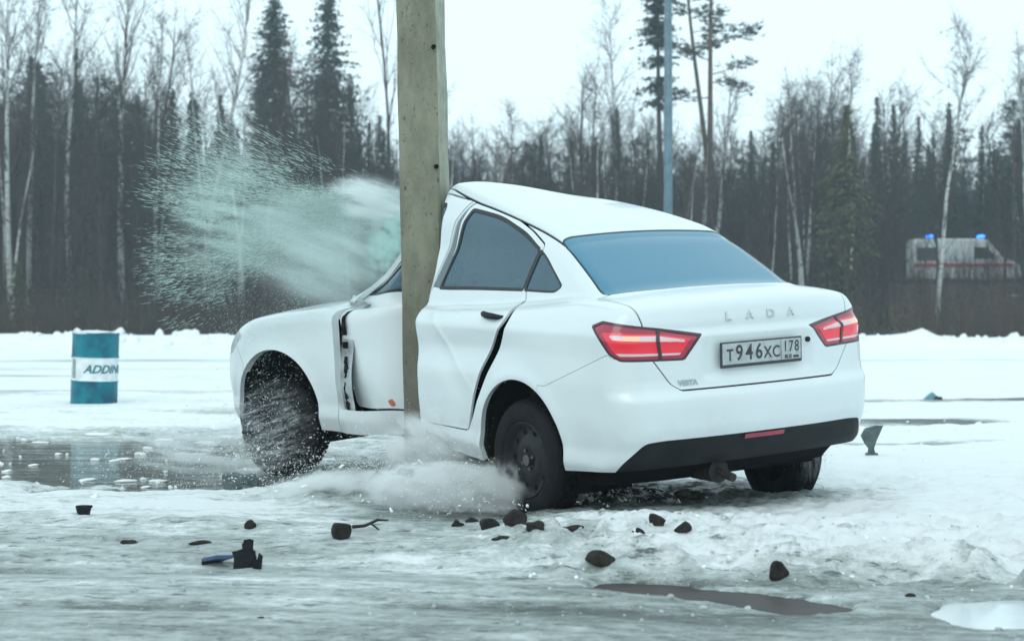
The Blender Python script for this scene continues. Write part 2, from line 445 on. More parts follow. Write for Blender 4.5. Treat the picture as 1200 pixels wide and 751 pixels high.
# tail light wraps round the corner: s runs along the wrap
s_of = lambda V: V[:, 1]+np.maximum(V[:, 0]+.90, 0)
TAIL = rpoly([(.375, .955), (.492, .832), (.905, .842), (.985, .872), (1.125, 1.012), (1.035, 1.038), (.665, .995)], .014)
gt = lambda V: np.maximum(sdpoly(s_of(V), V[:, 2], TAIL), np.maximum(V[:, 0]+.45, .3-V[:, 1]))
V, T = state; full = clip(V, T, gt(V)); state[0], state[1] = clip(V, T, -gt(V))
def sub(full, gf):
    return clip(full[0], full[1], gf(full[0])), clip(full[0], full[1], -gf(full[0]))
lens, cut['tail_bezel'] = sub(full, lambda V: gt(V)+.011)
bar = lambda V: np.abs(s_of(V)-(.655-.25*(V[:, 2]-.92)*-.6))-.011
barp, lens = sub(lens, bar); cut['tail_bar'] = barp
INN = [(.445, .938), (.520, .860), (.91, .868), (.955, .888), (1.045, .985), (.66, .967)]
inn, cut['tail_rim'] = sub(lens, lambda V: sdpoly(s_of(V), V[:, 2], INN))
CLR = [(.47, .932), (.49, .921), (.965, .950), (.99, .972), (.66, .960)]
clr, inn = sub(inn, lambda V: sdpoly(s_of(V), V[:, 2], CLR))
amb, clr = sub(clr, lambda V: np.abs(s_of(V)-.83)-.055)
cut['tail_clear'] = clr; cut['tail_amber'] = amb
guide, cut['tail_red'] = sub(inn, lambda V: V[:, 2]-(.860+.012*np.clip((s_of(V)-.5)/.4, 0, 1))-.009)
cut['tail_guide'] = guide
# boot lid, bumpers, bonnet, roof, doors, wings
yl = tab([(.66, .47), (.69, .50), (.72, .55), (.84, .640), (1.0, .668), (1.10, .69), (1.14, .675), (1.2, .63)], .006)
take('trunk_lid', lambda V: np.maximum(np.maximum(V[:, 1]-yl(V[:, 2]), .688-V[:, 2]), V[:, 0]+.46+.0*V[:, 1]))
zb = tab([(0, .72), (.45, .72), (.49, .845), (.95, .855), (1.0, .875), (1.52, .695)], .004)
take('rear_bumper', lambda V: np.maximum(V[:, 2]-zb(s_of(V)), V[:, 0]+.20), .0012)
zk = tab([(0, .452), (.60, .452), (.70, .445), (.83, .345), (.95, .2)], .012)
V, T = cut['rear_bumper']; gk = np.maximum(V[:, 2]-zk(V[:, 1]+np.maximum(V[:, 0]+.85, 0)*.6), V[:, 0]+.5)
cut['bumper_insert'] = clip(V, T, gk); cut['rear_bumper'] = clip(V, T, -gk)
ditch = tab([(-.1, .55), (.05, .548), (.8, .565), (1.4, .535)], .03)
take('roof', lambda V: np.maximum(np.maximum(V[:, 1]-ditch(V[:, 0]), 1.25-V[:, 2]), np.maximum(V[:, 0]-1.45, .0-V[:, 0])), .006)
HOOD = [(2.22, -1), (2.22, .55), (2.12, .70), (2.55, .725), (3.0, .665), (3.22, .48), (3.32, .2), (3.33, -1)]
take('hood', lambda V: np.maximum(sdpoly(V[:, 0], V[:, 1], rpoly(HOOD, .04)), .60-V[:, 2]), .005)
HEAD = rpoly([(2.98, .80), (3.05, .84), (3.30, .76), (3.40, .68), (3.28, .64), (3.1, .70)], .02)
take('headlight', lambda V: np.maximum(sdpoly(V[:, 0], V[:, 2], HEAD), .28-V[:, 1]), .003)
take('front_bumper', lambda V: np.maximum(2.96+.6*np.maximum(V[:, 2]-.62, 0)-V[:, 0], -1), .003)
V, T = cut['front_bumper']; gk = np.maximum(sdpoly(V[:, 1], V[:, 2], [(-.5, .30), (.5, .30), (.42, .50), (.52, .66), (-.5, .68)]), 3.0-V[:, 0])
cut['grille'] = clip(V, T, gk); cut['front_bumper'] = clip(V, T, -gk)
DOOR_R = rpoly([(.525, .392), (1.065, .388), (1.075, 1.08), (.985, 1.26), (.84, 1.437), (.55, 1.452), (.24, 1.405), (.12, 1.372), (.155, 1.16), (.085, 1.03), (.125, .93)], [.02, .03, .05, .05, .03, .08, .08, .02, .03, .05, .10])
DOOR_F = rpoly([(1.085, .388), (2.03, .388), (2.055, .95), (2.05, 1.055), (1.82, 1.20), (1.44, 1.365), (1.30, 1.412), (.86, 1.442), (1.0, 1.26), (1.095, 1.08)], [.03, .04, .03, .02, .05, .05, .05, .02, .05, .05])
V, T = state; gd = side_only(sdpoly(V[:, 0], V[:, 2], DOOR_R), V)
sprung = .062*np.sin(math.pi*np.clip((V[:, 2]-.40)/.74, 0, 1)**1.2)**.8*sstep(.62, .50, V[:, 0]+.3*(V[:, 2]-.4))*(V[:, 2] < 1.1)
cut['rear_door_right'] = clip(V, T, gd+.0035); cut['rear_door'] = clip(V, T, gd+.0035+sprung); state[:] = clip(V, T, -(gd-.0035))
take('front_door', lambda V: side_only(sdpoly(V[:, 0], V[:, 2], DOOR_F), V))
take('fender', lambda V: np.maximum(np.maximum(2.04-V[:, 0], V[:, 2]-(1.07-.35*np.maximum(V[:, 0]-2.1, 0)+.15)), .3-V[:, 1]))
SASH = [(.945, 1.128), (1.09, 1.128), (1.02, 1.26), (.875, 1.44), (.825, 1.44), (.86, 1.40), (.925, 1.26)]
for k in ('rear_door', 'rear_door_right'):
    V, T = cut[k]; gs_ = sdpoly(V[:, 0], V[:, 2], SASH); cut[k+'_sash'] = clip(V, T, gs_); cut[k] = clip(V, T, -gs_)
cut['body'] = (state[0], state[1])

def rim_of(V, T, N, d):
    E = np.concatenate([T[:, [0, 1]], T[:, [1, 2]], T[:, [2, 0]]])
    key = E.min(1)*len(V)+E.max(1); u, inv, c = np.unique(key, return_inverse=True, return_counts=True)
    B = E[c[inv.ravel()] == 1]
    return B
def panel(name, parts, m, parent, mirror=None, rim=.014, offset=0.0, extra=None, label=None):
    """parts: list of half meshes; mirror None = both halves joined, +1 = left only, -1 = right only"""
    VV, TT, NN = [], [], []; off = 0
    for V, T in parts:
        if len(T) == 0: continue
        N = grad(V); N /= np.linalg.norm(N, axis=1, keepdims=True)+1e-9
        for sgn in ((1, -1) if mirror is None else (mirror,)):
            S = np.array([1, sgn, 1]); v = V*S; n = N*S; t = T if sgn > 0 else T[:, ::-1]
            B = rim_of(V, T, N, rim) if rim > 0 else np.zeros((0, 2), int)
            if mirror is None and len(B): B = B[~((V[B[:, 0], 1] < 1e-3) & (V[B[:, 1], 1] < 1e-3))]
            VV.append(v+n*offset); NN.append(n); TT.append(t+off); k = len(v); off += k
            if len(B):
                ub, bi = np.unique(B, return_inverse=True); bi = bi.reshape(B.shape)
                a = v[ub]+n[ub]*offset; b_ = v[ub]+n[ub]*(offset-rim); nb = len(ub)
                VV += [a, b_]; NN += [np.full((nb, 3), np.nan)]*2
                q0, q1 = bi[:, 0]+off, bi[:, 1]+off
                t2 = np.concatenate([np.stack([q1, q0, q0+nb], 1), np.stack([q1, q0+nb, q1+nb], 1)])
                TT.append(t2 if sgn > 0 else t2[:, ::-1]); off += 2*nb
    V = np.concatenate(VV); T = np.concatenate(TT); N = np.concatenate(NN)
    if extra is not None: V = extra(V)
    bad = np.isnan(N[:, 0]); Nf = np.where(bad[:, None], [[0, 0, 1.]], N)
    D, n = dnormals(V, Nf)
    if bad.any():
        fn = np.cross(D[T[:, 1]]-D[T[:, 0]], D[T[:, 2]]-D[T[:, 0]]); acc = np.zeros_like(D)
        for c in range(3): np.add.at(acc, T[:, c], fn)
        acc /= np.linalg.norm(acc, axis=1, keepdims=True)+1e-12; n[bad] = acc[bad]
    me = new_mesh(name, D, T, m, True, n)
    o = link(name, me, parent)
    if label: o['label'] = label
    return o
def place(name, V, F, m, parent, smooth=False):
    """a part modelled in undeformed car coordinates"""
    me = new_mesh(name, deform(np.array(V)), F, m)
    if smooth: smooth_by_angle(me)
    return link(name, me, parent)
car = link('car', None, None, 'white four-door saloon car wrapped round the concrete post, front wheel torn', 'car')
def rotm(yw, p, r):
    return np.array((Matrix.Rotation(yw, 3, 'Z') @ Matrix.Rotation(p, 3, 'Y') @ Matrix.Rotation(r, 3, 'X')))
CAR_R = rotm(2.14908, -.04118, -.06084); CAR_L = np.array([.7779, 9.3556, 1.0-.95974])
mw = Matrix(CAR_R.tolist()).to_4x4(); mw.translation = Vector(CAR_L); car.matrix_world = mw
def c2w(P): return np.asarray(P, float)@CAR_R.T+CAR_L
def loose(V, T, mn=4):
    lab = np.arange(len(V))
    while True:
        m = lab[T].min(1); new = lab.copy()
        for c in range(3): np.minimum.at(new, T[:, c], m)
        new = new[new]
        if (new == lab).all(): break
        lab = new
    out = []
    for l in np.unique(lab[T[:, 0]]):
        t = T[lab[T[:, 0]] == l]
        if len(t) >= mn:
            u, inv = np.unique(t, return_inverse=True); out.append((V[u], inv.reshape(-1, 3)))
    return out
panel('body_shell', [cut['body']], paint, car, rim=.03)
panel('roof', [cut['roof']], paint, car, rim=.012)
panel('hood', [cut['hood']], paint, car)
for s_ in (1, -1): panel('fender', [cut['fender']], paint, car, s_, rim=.05)
lid = panel('trunk_lid', [cut['trunk_lid']], paint, car)
bmp = panel('rear_bumper', [cut['rear_bumper']], paint, car, rim=.03)
panel('bumper_insert', [cut['bumper_insert']], black_plastic, bmp, rim=.04, offset=-.004)
panel('rear_window', [cut['rear_window']], rear_tint, car, rim=0, offset=-.004)
panel('rear_window_seal', [cut['rear_window_seal']], trim, car, rim=0, offset=-.002)
panel('windshield', [cut['windshield']], crazed, car, rim=0, offset=-.004)
panel('windshield_seal', [cut['windshield_seal']], trim, car, rim=0, offset=-.002)
fb = panel('front_bumper', [cut['front_bumper']], paint, car, rim=.03)
panel('grille', [cut['grille']], black_plastic, fb, rim=0, offset=-.012)
def push_front(V):
    V = V.copy(); k = sstep(1.0, 1.6, V[:, 0]); V[:, 1] -= .055*k+.13*k*(.95-V[:, 2])*sstep(1.15, .95, V[:, 2]); return V
for s_ in (1, -1):
    panel('headlight', [cut['headlight']], plate_white, car, s_, offset=-.003)
    rd = panel('rear_door', [cut['rear_door' if s_ > 0 else 'rear_door_right']], paint, car, s_)
    panel('door_sash', [cut['rear_door_sash' if s_ > 0 else 'rear_door_right_sash']], sash_m, rd, s_, rim=.010, offset=-.003)
    fd = panel('front_door', [cut['front_door']], paint, car, s_, extra=push_front if s_ > 0 else None)
    for k, p in (('win_rear', rd), ('win_quarter', rd), ('win_front', fd)):
        ex = push_front if (k == 'win_front' and s_ > 0) else None
        panel('window', [cut[k]], tinted, p if k != 'win_quarter' else car, s_, rim=0, offset=-.007, extra=ex)
        panel('window_seal', [cut[k+'_seal']], trim, p if k != 'win_quarter' else car, s_, rim=.012, offset=-.002, extra=ex)
    tl = panel('tail_light', [cut['tail_bezel'], cut['tail_bar']], lamp_black, car, s_, rim=.02)
    for k, m in (('rim', deep_red), ('red', red_lens), ('clear', clear_lens), ('amber', amber), ('guide', clear_lens)):
        for comp in loose(*cut['tail_'+k]): panel({'rim': 'surround', 'red': 'red_lens', 'clear': 'clear_lens', 'amber': 'indicator_lens', 'guide': 'light_strip'}[k], [comp], m, tl, s_, rim=0, offset=-.004)
# dark cabin lining behind the panels
shell_me = surface_nets((-1.02, -.99, .12), (3.56, .99, 1.56), .05)
Vs, Ts = shell_me
Ns = grad(Vs); Ns /= np.linalg.norm(Ns, axis=1, keepdims=True)
Vi = Vs-Ns*.075
belt = np.where((Vs[:, 2] > 1.08) & (Vs[:, 0] > -.6) & (Vs[:, 0] < 2.4) & (Vs[:, 2] < 1.42), 1., -1.)
arch = np.maximum(.46-np.hypot(Vs[:, 0], Vs[:, 2]-.30), .46-np.hypot(Vs[:, 0]-2.635, Vs[:, 2]-.30)); arch = np.where(np.abs(Vs[:, 1]) > .45, arch, -1)
crush = np.where((Vs[:, 0] > .98) & (Vs[:, 0] < 2.25) & (Vs[:, 1] > .12), 1., -1.)
keep = (belt[Ts].max(1) < 0) & (arch[Ts].max(1) < 0) & (crush[Ts].max(1) < 0)
u, inv = np.unique(Ts[keep], return_inverse=True)
place('cabin_lining', Vi[u], inv.reshape(-1, 3), dark, car)
# wheel housings
for cx in (0, 2.635):
    for s_ in (1, -1):
        mb = MB(); n = 18; V = []
        for j in range(n+1):
            a = math.pi*(-.12+1.24*j/n); r = .43
            V += [(cx+r*math.cos(a), s_*.80, .31+r*math.sin(a)), (cx+r*math.cos(a), s_*.45, .31+r*math.sin(a))]
        F = [(2*j, 2*j+1, 2*j+3, 2*j+2) for j in range(n)]
        V.append((cx, s_*.45, .31)); F += [(2*j+1, len(V)-1, 2*j+3) for j in range(n)]
        place('wheel_housing', V, F, dark, car, True)
# underbody
mb = MB(); mb.box((1.3, -.1, .24), (1.9, .46, .04), bev=.02)
place('underbody', mb.V, mb.F, black_plastic, car)
mb = MB(); mb.tube([(-.35, .15, .26), (-.62, .2, .25), (-.82, .22, .255)], [.03, .06, .06], 12); mb.tube([(-.82, .22, .255), (-.93, .22, .235)], .022, 10)
place('exhaust_silencer', mb.V, mb.F, mat('exhaust_metal', (.035, .032, .03), .7, metal=.3, noise=(20, .5)), car, True)
mb = MB(); mb.tube([(0, .66, .30), (0.06, 0, .27), (0, -.66, .28)], .045, 10)
place('rear_axle_beam', mb.V, mb.F, black_plastic, car, True)
# number plate
plate = link('license_plate', None, lid)
XP = -.905
mb = MB(); mb.box((XP, 0, .842), (.006, .268, .064), bev=.004); place('plate_frame', mb.V, mb.F, ink, plate)
mb = MB(); mb.box((XP-.006, 0, .846), (.003, .258, .052), bev=.002); place('plate_face', mb.V, mb.F, plate_white, plate)
def rear_text(txt, yc, zc, size, m, par, name, xs=1.0, bold=.004, x=XP-.0105):
    V, F = text_mesh(txt, size, 0, bold*size/.1, xs)
    P = np.stack([np.full(len(V), x), yc-V[:, 0], zc+V[:, 1]], 1)
    return place(name, P, F, m, par)
for ch, yc, sz in (('T', .212, .082), ('9', .152, .108), ('4', .088, .108), ('6', .024, .108), ('X', -.034, .082), ('C', -.090, .082)):
    rear_text(ch, yc, .838 if sz < .1 else .846, sz, ink, plate, 'character', .90, .0015)
for i, ch in enumerate('178'): rear_text(ch, -.152-.038*i, .858, .078, ink, plate, 'character', .80, .001)
rear_text('RUS', -.17, .808, .026, ink, plate, 'country_code')
mb = MB(); mb.box((XP-.0098, -.122, .846), (.0006, .0012, .050)); place('plate_divider', mb.V, mb.F, ink, plate)
mb = MB(); mb.box((XP-.0098, -.222, .807), (.0006, .018, .006)); place('plate_flag', mb.V, mb.F, ink, plate)
mb = MB(); mb.lathe([(0, .0), (.014, .0), (.014, .012), (0, .012)], 14, [[0, 0, -1], [0, 1, 0], [1, 0, 0]]); mb.V = [(v[0]-.893, v[1]-.318, v[2]+.885) for v in mb.V]; place('release_button', mb.V, mb.F, black_plastic, lid)
# raised letters across the lid
def surf_x(y, z):
    x = np.full(np.shape(y), -1.05)
    for _ in range(25): x = x+body_sdf(np.stack([x, y, z], -1))*.9
    return x
for i, ch in enumerate('LADA'):
    yc = .178-.139*i
    V, F = text_mesh(ch, .062, 0, .0006, 1.25)
    y = yc-V[:, 0]; z = 1.028+V[:, 1]; x = surf_x(y, z); n = len(V)
    P = np.concatenate([np.stack([x-.006, y, z], 1), np.stack([x+.004, y, z], 1)])
    E = {}
    for f in F:
        for a, b in zip(f, f[1:]+f[:1]): E[(a, b)] = 1
    F2 = list(F)+[(b, a, a+n, b+n) for (a, b) in E if (b, a) not in E]
    place('letter', P, F2, chrome, lid)
V, F = text_mesh('VESTA', .034, 0, .0022, 1.15)
y = .455-V[:, 0]; z = .722+V[:, 1]; place('badge', np.stack([surf_x(y, z)-.003, y, z], 1), F, grey_badge, lid)
# rear fog lamp
mb = MB(); n = 8
yy = np.linspace(.13, -.13, n+1)
for y0, y1 in zip(yy[:-1], yy[1:]): pass
y = np.concatenate([yy, yy]); z = np.concatenate([np.full(n+1, .443), np.full(n+1, .420)]); x = surf_x(y, z)-.004
place('fog_lamp', np.stack([x, y, z], 1), [(i, i+1, n+2+i, n+1+i) for i in range(n)], deep_red, bmp)
# door handles
def surf_y(x, z):
    y = np.full(np.shape(x), 1.0)
    for _ in range(25): y = y-body_sdf(np.stack([x, y, z], -1))*.9
    return y
def handle(x0, x1, z0, par_name, sgn, ex=None):
    par = [o for o in car.children if o.name.split('.')[0] == par_name][0 if sgn > 0 else 1]
    mb = MB(); k = 9; xs = np.linspace(x0, x1, k); zs = np.full(k, z0)+.006*np.linspace(-1, 1, k)
    ys = surf_y(xs, zs); bow = .036*np.sin(np.linspace(0, 1, k)*math.pi)**.5-.006
    mb.tube(np.stack([xs, sgn*(ys+bow), zs], 1), [.008, .013, .016, .017, .017, .017, .017, .016, .011], 8)
    V = np.array(mb.V)
    if ex is not None: V = ex(V)
    place('door_handle', V, mb.F, black_plastic, par, True)
for s_ in (1, -1):
    handle(.165, .375, 1.030, 'rear_door', s_)
handle(1.15, 1.36, 1.0, 'front_door', -1)
# wheels
def wheel(parent_pos, R, name='wheel', lab=None):
    wh = link(name, None, car)
    t = MB(); prof = [(.196, -.075), (.205, -.088), (.225, -.094), (.262, -.096), (.292, -.086), (.304, -.070), (.309, -.035), (.309, .035), (.304, .070), (.292, .086), (.262, .096), (.225, .094), (.205, .088), (.196, .075)]
    t.lathe(prof, 48)
    ty = link('tyre', smooth_by_angle(t.mesh('tyre', rubber), 60), wh)
    tr = MB()
    for j in range(60):                        # tread blocks
        a = 2*math.pi*j/60
        for h in (-.052, -.018, .018, .052):
            aa = a+(.03 if abs(h) > .03 else 0)
            c = np.array([.3105*math.cos(aa), .3105*math.sin(aa), h])
            Rm = np.array([[math.cos(aa), -math.sin(aa), 0], [math.sin(aa), math.cos(aa), 0], [0, 0, 1]])
            tr.box(c, (.004, .011, .013), Rm)
    tr.build('tread', rubber, ty, kind='stuff')
    r = MB(); r.lathe([(.196, -.078), (.188, -.07), (.178, -.03), (.175, .02), (.182, .05), (.196, .076), (.201, .084), (.196, .088), (.184, .080), (.176, .060), (.165, .050), (.14, .046), (.11, .058), (.085, .066), (.055, .060), (.04, .055), (.0, .055)], 40)
    rm = link('rim', smooth_by_angle(r.mesh('rim', steel), 40), wh)
    hl = MB()
    for j in range(10):
        a = 2*math.pi*j/10; c = (.148*math.cos(a), .148*math.sin(a), .0475)
        hl.lathe([(.0, .003), (.014, .003), (.017, .0)], 10); n0 = len(hl.V)-30
        for i in range(n0, len(hl.V)): v = hl.V[i]; hl.V[i] = (v[0]+c[0], v[1]+c[1], v[2]+c[2])
    hl.build('vent_hole', dark, rm, kind='stuff')
    bl = MB()
    for j in range(4):
        a = 2*math.pi*j/4+.4; bl.tube([(.05*math.cos(a), .05*math.sin(a), .055), (.05*math.cos(a), .05*math.sin(a), .072)], .010, 6)
    bl.tube([(0, 0, .05), (0, 0, .078)], .03, 12)
    bl.build('hub_and_bolts', mat('hub_steel', (.12, .12, .12), .45, metal=.8) if 'hub_steel' not in bpy.data.materials else bpy.data.materials['hub_steel'], rm, kind='stuff')
    M = Matrix(np.array(R).tolist()).to_4x4(); M.translation = Vector(parent_pos); wh.matrix_local = M
    return wh
def wheel_rot(sgn, steer=0, camber=0):
    # local z (wheel face) -> outward
    M = np.array([[1, 0, 0], [0, 0, sgn], [0, -sgn, 0]], float)
    return rotm(steer, 0, camber)@M
wheel((0, .755, .285), wheel_rot(1))
wheel((-.04, -.89, .175), wheel_rot(-1, math.radians(-9), .05))
fpos = deform(np.array([[2.635, .76, .25]]))[0]
wheel(fpos+[0, .02, -.03], wheel_rot(1, BANG+math.radians(10), math.radians(5)))
fpos = deform(np.array([[2.635, -.76, .25]]))[0]
wheel(fpos, wheel_rot(-1, BANG+math.radians(10)))

# torn door opening in front of the post: bare jamb, with dark ribbons standing for the shade in its gashes
xs = np.linspace(1.93, 2.06, 6); zs = np.linspace(.36, 1.03, 15)
V = [(x, surf_y(np.array([x]), np.array([z]))[0]-.055-.02*math.sin(9*z), z) for x in xs for z in zs]
F = [(i*15+j, i*15+j+1, (i+1)*15+j+1, (i+1)*15+j) for i in range(5) for j in range(14)]
place('door_jamb', V, F, shell, car, True)
rj = np.random.default_rng(5)
for z0, z1 in ((.37, .55), (.58, .71), (.76, .80), (.84, 1.0)):
    V = []; n = 12
    for z in np.linspace(z0, z1, n):
        yj = surf_y(np.array([2.0]), np.array([z]))[0]; e = math.sin(math.pi*(z-z0)/(z1-z0)); wd = .004+.022*e*rj.random()
        V += [(1.985-wd+.01*math.sin(17*z), yj-.030-.02*rj.random(), z), (1.99+wd*.6+.01*math.sin(17*z), yj-.028-.01*rj.random(), z), (1.985+.01*math.sin(17*z), yj-.07, z)]
    F = [(3*i, 3*i+1, 3*i+4, 3*i+3) for i in range(n-1)]+[(3*i+1, 3*i+2, 3*i+5, 3*i+4) for i in range(n-1)]
    place('gash_shade', V, F, rubber, car)
mb = MB(); mb.box((1.82, .77, .29), (.20, .02, .03), bev=.01)
place('torn_sill', mb.V, mb.F, black_plastic, car)
mb = MB(); mb.box((1.66, .755, .43), (.013, .012, .020), rotm(0, .5, 0), bev=.005); place('door_reflector', mb.V, mb.F, mat('orange_reflector', (.50, .11, .06), .3), car)
# seats behind the tinted glass
cloth = mat('seat_cloth', (.03, .033, .036), .9, noise=(30, .4))
for sx, sy in ((1.15, -.36), (.35, .36), (.35, -.36)):
    st = link('seat', None, car)
    mb = MB(); mb.box((sx+.18, sy, .52), (.25, .24, .07), bev=.05); place('cushion', mb.V, mb.F, cloth, st, True)
    mb = MB(); mb.box((sx-.10, sy, .83), (.07, .23, .30), rotm(0, -.28, 0), bev=.05); place('backrest', mb.V, mb.F, cloth, st, True)
    mb = MB(); mb.box((sx-.20, sy, 1.20), (.05, .12, .075), rotm(0, -.2, 0), bev=.04); place('headrest', mb.V, mb.F, cloth, st, True)
# ================================================================ THE SETTING
ROADZ = 2.9
PW = c2w([[POLE[0], POLE[1], 0]])[0]; PW[2] = 0
def seg(x, y, x0, y0, x1, y1):
    ex, ey = x1-x0, y1-y0; t = np.clip(((x-x0)*ex+(y-y0)*ey)/(ex*ex+ey*ey), 0, 1)
    return np.hypot(x-x0-t*ex, y-y0-t*ey)
def ell(x, y, cx, cy, rx, ry): return np.sqrt(((x-cx)/rx)**2+((y-cy)/ry)**2)
def ground_h(x, y):
    near = sstep(34, 14, y)
    z = .020*fbm(x, y, 1, 4, .45)+near*.022*fbm(x*.55+.2*y, y, 2, 5, 2.2)
    # clods and slush relief
    cl = fbm(x*.8, y, 3, 5, 5.0, .6)
    rough = .35+.65*sstep(-.15, .25, fbm(x*.6, y, 4, 3, .8))
    calm = 1-.72*sstep(7.2-.12*x, 6.7-.12*x, y)
    z = z*calm+near*calm*rough*.026*np.maximum(cl, -.1)
    puff = .22-np.abs(fbm(x*.75, y, 15, 4, 4.2, .55))
    # wheel ruts running across in front, a few of them crossing
    for (x0, y0, x1, y1, wd, dp) in ((-5, 7.35, 5, 6.05, .16, .050), (-5, 6.3, 5, 5.6, .14, .030), (-5, 7.9, 4, 6.75, .12, .028), (-6, 9.4, 1, 7.6, .13, .026), (-6, 8.6, 2, 6.9, .09, .02), (-3, 5.2, 3, 5.15, .15, .03), (-9, 18.5, 12, 19.4, .35, .03), (-9, 23, 14, 22.3, .5, .04), (1, 15.8, 9, 17.8, .3, .035)):
        d = seg(x, y+.05*np.sin(2.3*x+wd*40), x0, y0, x1, y1)
        z = z+calm**.7*(-dp*np.exp(-(d/wd)**2)+.45*dp*np.exp(-((d-2*wd)/(wd*.7))**2))
    # ploughed bank of wet snow beside the car
    yb = 7.55-.16*x+.12*np.sin(1.7*x)
    m = sstep(-.35, .35, x)
    z = z+m*(.050*np.exp(-((y-yb)/.50)**2)+.22*puff*np.exp(-((y-yb)/.75)**2))
    z = z+m*(.030+.10*puff)*sstep(7.2, 8.2, y)*sstep(13, 10, y)
    # lip of the bank towards the rut
    z = z+sstep(-.1, .6, x)*np.exp(-((y-(6.92-.12*x+.06*np.sin(5*x)+.05*np.sin(11*x+2)))/.11)**2)*(.035+.16*np.maximum(puff, -.05))
    # muddy hollow and the icy pool in the rut
    fl = sstep(.2, .7, x)*sstep(6.72-.1*x, 6.5-.1*x, y); z = z*(1-.6*fl)-.018*fl
    d = seg(x, y+.03*np.sin(7*x)+.16*fbm(x, y, 31, 5, 3.0, .6), .50, 6.54, 1.02, 6.16); k = sstep(.25, .13, d); z = z*(1-k)-.075*k
    e = ell(x, y+.25*fbm(x, y, 32, 4, 2.), 2.12, 5.98, .64, .38); k = sstep(1.1, .85, e); z = z*(1-k)-.075*k
    # standing water between the drum and the car
    e = ell(x+1.4*fbm(x, y, 6, 4, .6), y+2.4*fbm(x*.8, y, 7, 5, 1.1, .6), -2.9, 12.9, 4.1, 2.7)
    k = np.exp(-e**4); z = z*(1-k)+k*(-.058+.26*fbm(x*.30, y*1.1, 9, 5, .9, .6))
    # slush thrown up round the post and the wheels
    for (a, b, r, h) in ((PW[0]+.05, PW[1]-.45, .55, .10), (PW[0]+.45, PW[1]-.75, .5, .09), (PW[0]-.5, PW[1]-.3, .5, .06)):
        z = z+h*np.exp(-(np.hypot(x-a, (y-b)*1.3)/r)**2)*(1+1.3*cl)
    for (a, b) in WHEELS_XY: z = z-.05*np.exp(-(np.hypot(x-a, y-b)/.22)**2)
    # foot of the field: plough bank, ditch, embankment, road, wood
    bank = np.exp(-((y-57-.6*np.sin(.3*x))/1.6)**2)*(.52+.28*fbm(x, y, 11, 4, .5))
    bank = bank+.30*np.exp(-(ell(x, y, 13.5, 56.2, .40, .6))**2)
    far = sstep(61, 65, y)
    emb = ROADZ*sstep(74, 90, y)
    z = z*sstep(60, 45, y)+bank-.9*far*sstep(82, 68, y)+emb
    z = z+far*(.5*fbm(x, y, 12, 4, .15)*sstep(89, 84, y)+sstep(102, 110, y)*(.8*fbm(x, y, 13, 3, .08)+.012*(y-102)))
    return z
WHEELS_XY = [tuple(c2w([[0, .755, 0]])[0][:2]), tuple(c2w([deform([[2.635, .76, 0]])[0]])[0][:2]), tuple(c2w([[0, -.85, 0]])[0][:2])]
def gz(x, y): return float(ground_h(np.array([float(x)]), np.array([float(y)]))[0])
def ray_ground(u, v):
    yy = np.linspace(4.2, 60, 24000); xx = (u-600)/FPX*yy; zz = CAMZ+(375.5-v)/FPX*yy; hit_ = zz < ground_h(xx, yy); i = int(hit_.argmax()) if hit_.any() else -1
    return np.array([xx[i], yy[i], zz[i]])
def nonuni(segs):
    out = [segs[0][0]]
    for a, b, d0, d1 in segs:
        t = a; n = max(2, int((b-a)/(.5*(d0+d1)))); q = np.linspace(0, 1, n+1)[1:]
        s = np.cumsum(np.linspace(d0, d1, n)); out += list(a+(b-a)*s/s[-1])
    return np.array(out)
gx = nonuni([(-130, -30, 6, 3), (-30, -6, 1.0, .12), (-6, -3, .06, .025), (-3, 3, .022, .022), (3, 6, .025, .06), (6, 34, .12, 1.0), (34, 130, 3, 6)])
gy = nonuni([(-12, 4.6, .8, .06), (4.6, 9.5, .020, .026), (9.5, 17, .028, .055), (17, 40, .07, .25), (40, 70, .22, .4), (70, 130, .6, 2), (130, 215, 4, 9)])
GX, GY = np.meshgrid(gx, gy, indexing='ij'); X = GX.ravel(); Y = GY.ravel(); Z = ground_h(X, Y)
nx, ny = len(gx), len(gy)
idx = (np.arange(nx-1)[:, None]*ny+np.arange(ny-1)[None]).ravel()
gF = np.stack([idx, idx+ny, idx+ny+1, idx+1], 1)
gm, gt_, gb = node_mat('snow_and_slush')
T = gt_; tc = T.nodes.new('ShaderNodeTexCoord')
at1 = T.nodes.new('ShaderNodeAttribute'); at1.attribute_name = 'slush'
at2 = T.nodes.new('ShaderNodeAttribute'); at2.attribute_name = 'leaf_litter'
def nz(scale, det, stretch=(1, 1, 1), rough=.6, rz=0.0):
    mp = T.nodes.new('ShaderNodeMapping'); mp.vector_type = 'TEXTURE'; mp.inputs['Scale'].default_value = tuple(1/q for q in stretch); mp.inputs['Rotation'].default_value = (0, 0, rz)
    T.links.new(tc.outputs['Object'], mp.inputs[0])
    n = T.nodes.new('ShaderNodeTexNoise'); n.inputs['Scale'].default_value = scale; n.inputs['Detail'].default_value = det; n.inputs['Roughness'].default_value = rough
    T.links.new(mp.outputs[0], n.inputs['Vector']); return n.outputs[0]
def mth(op, a, b=None, c=None):
    n = T.nodes.new('ShaderNodeMath'); n.operation = op
    for i, v in enumerate((a, b, c)):
        if v is None: continue
        if isinstance(v, (int, float)): n.inputs[i].default_value = v
        else: T.links.new(v, n.inputs[i])
    return n.outputs[0]
def rng(v, a, b, c=0, d=1):
    n = T.nodes.new('ShaderNodeMapRange'); n.interpolation_type = 'SMOOTHSTEP'
    T.links.new(v, n.inputs[0])
    for i, q in zip((1, 2, 3, 4), (a, b, c, d)): n.inputs[i].default_value = q
    return n.outputs[0]
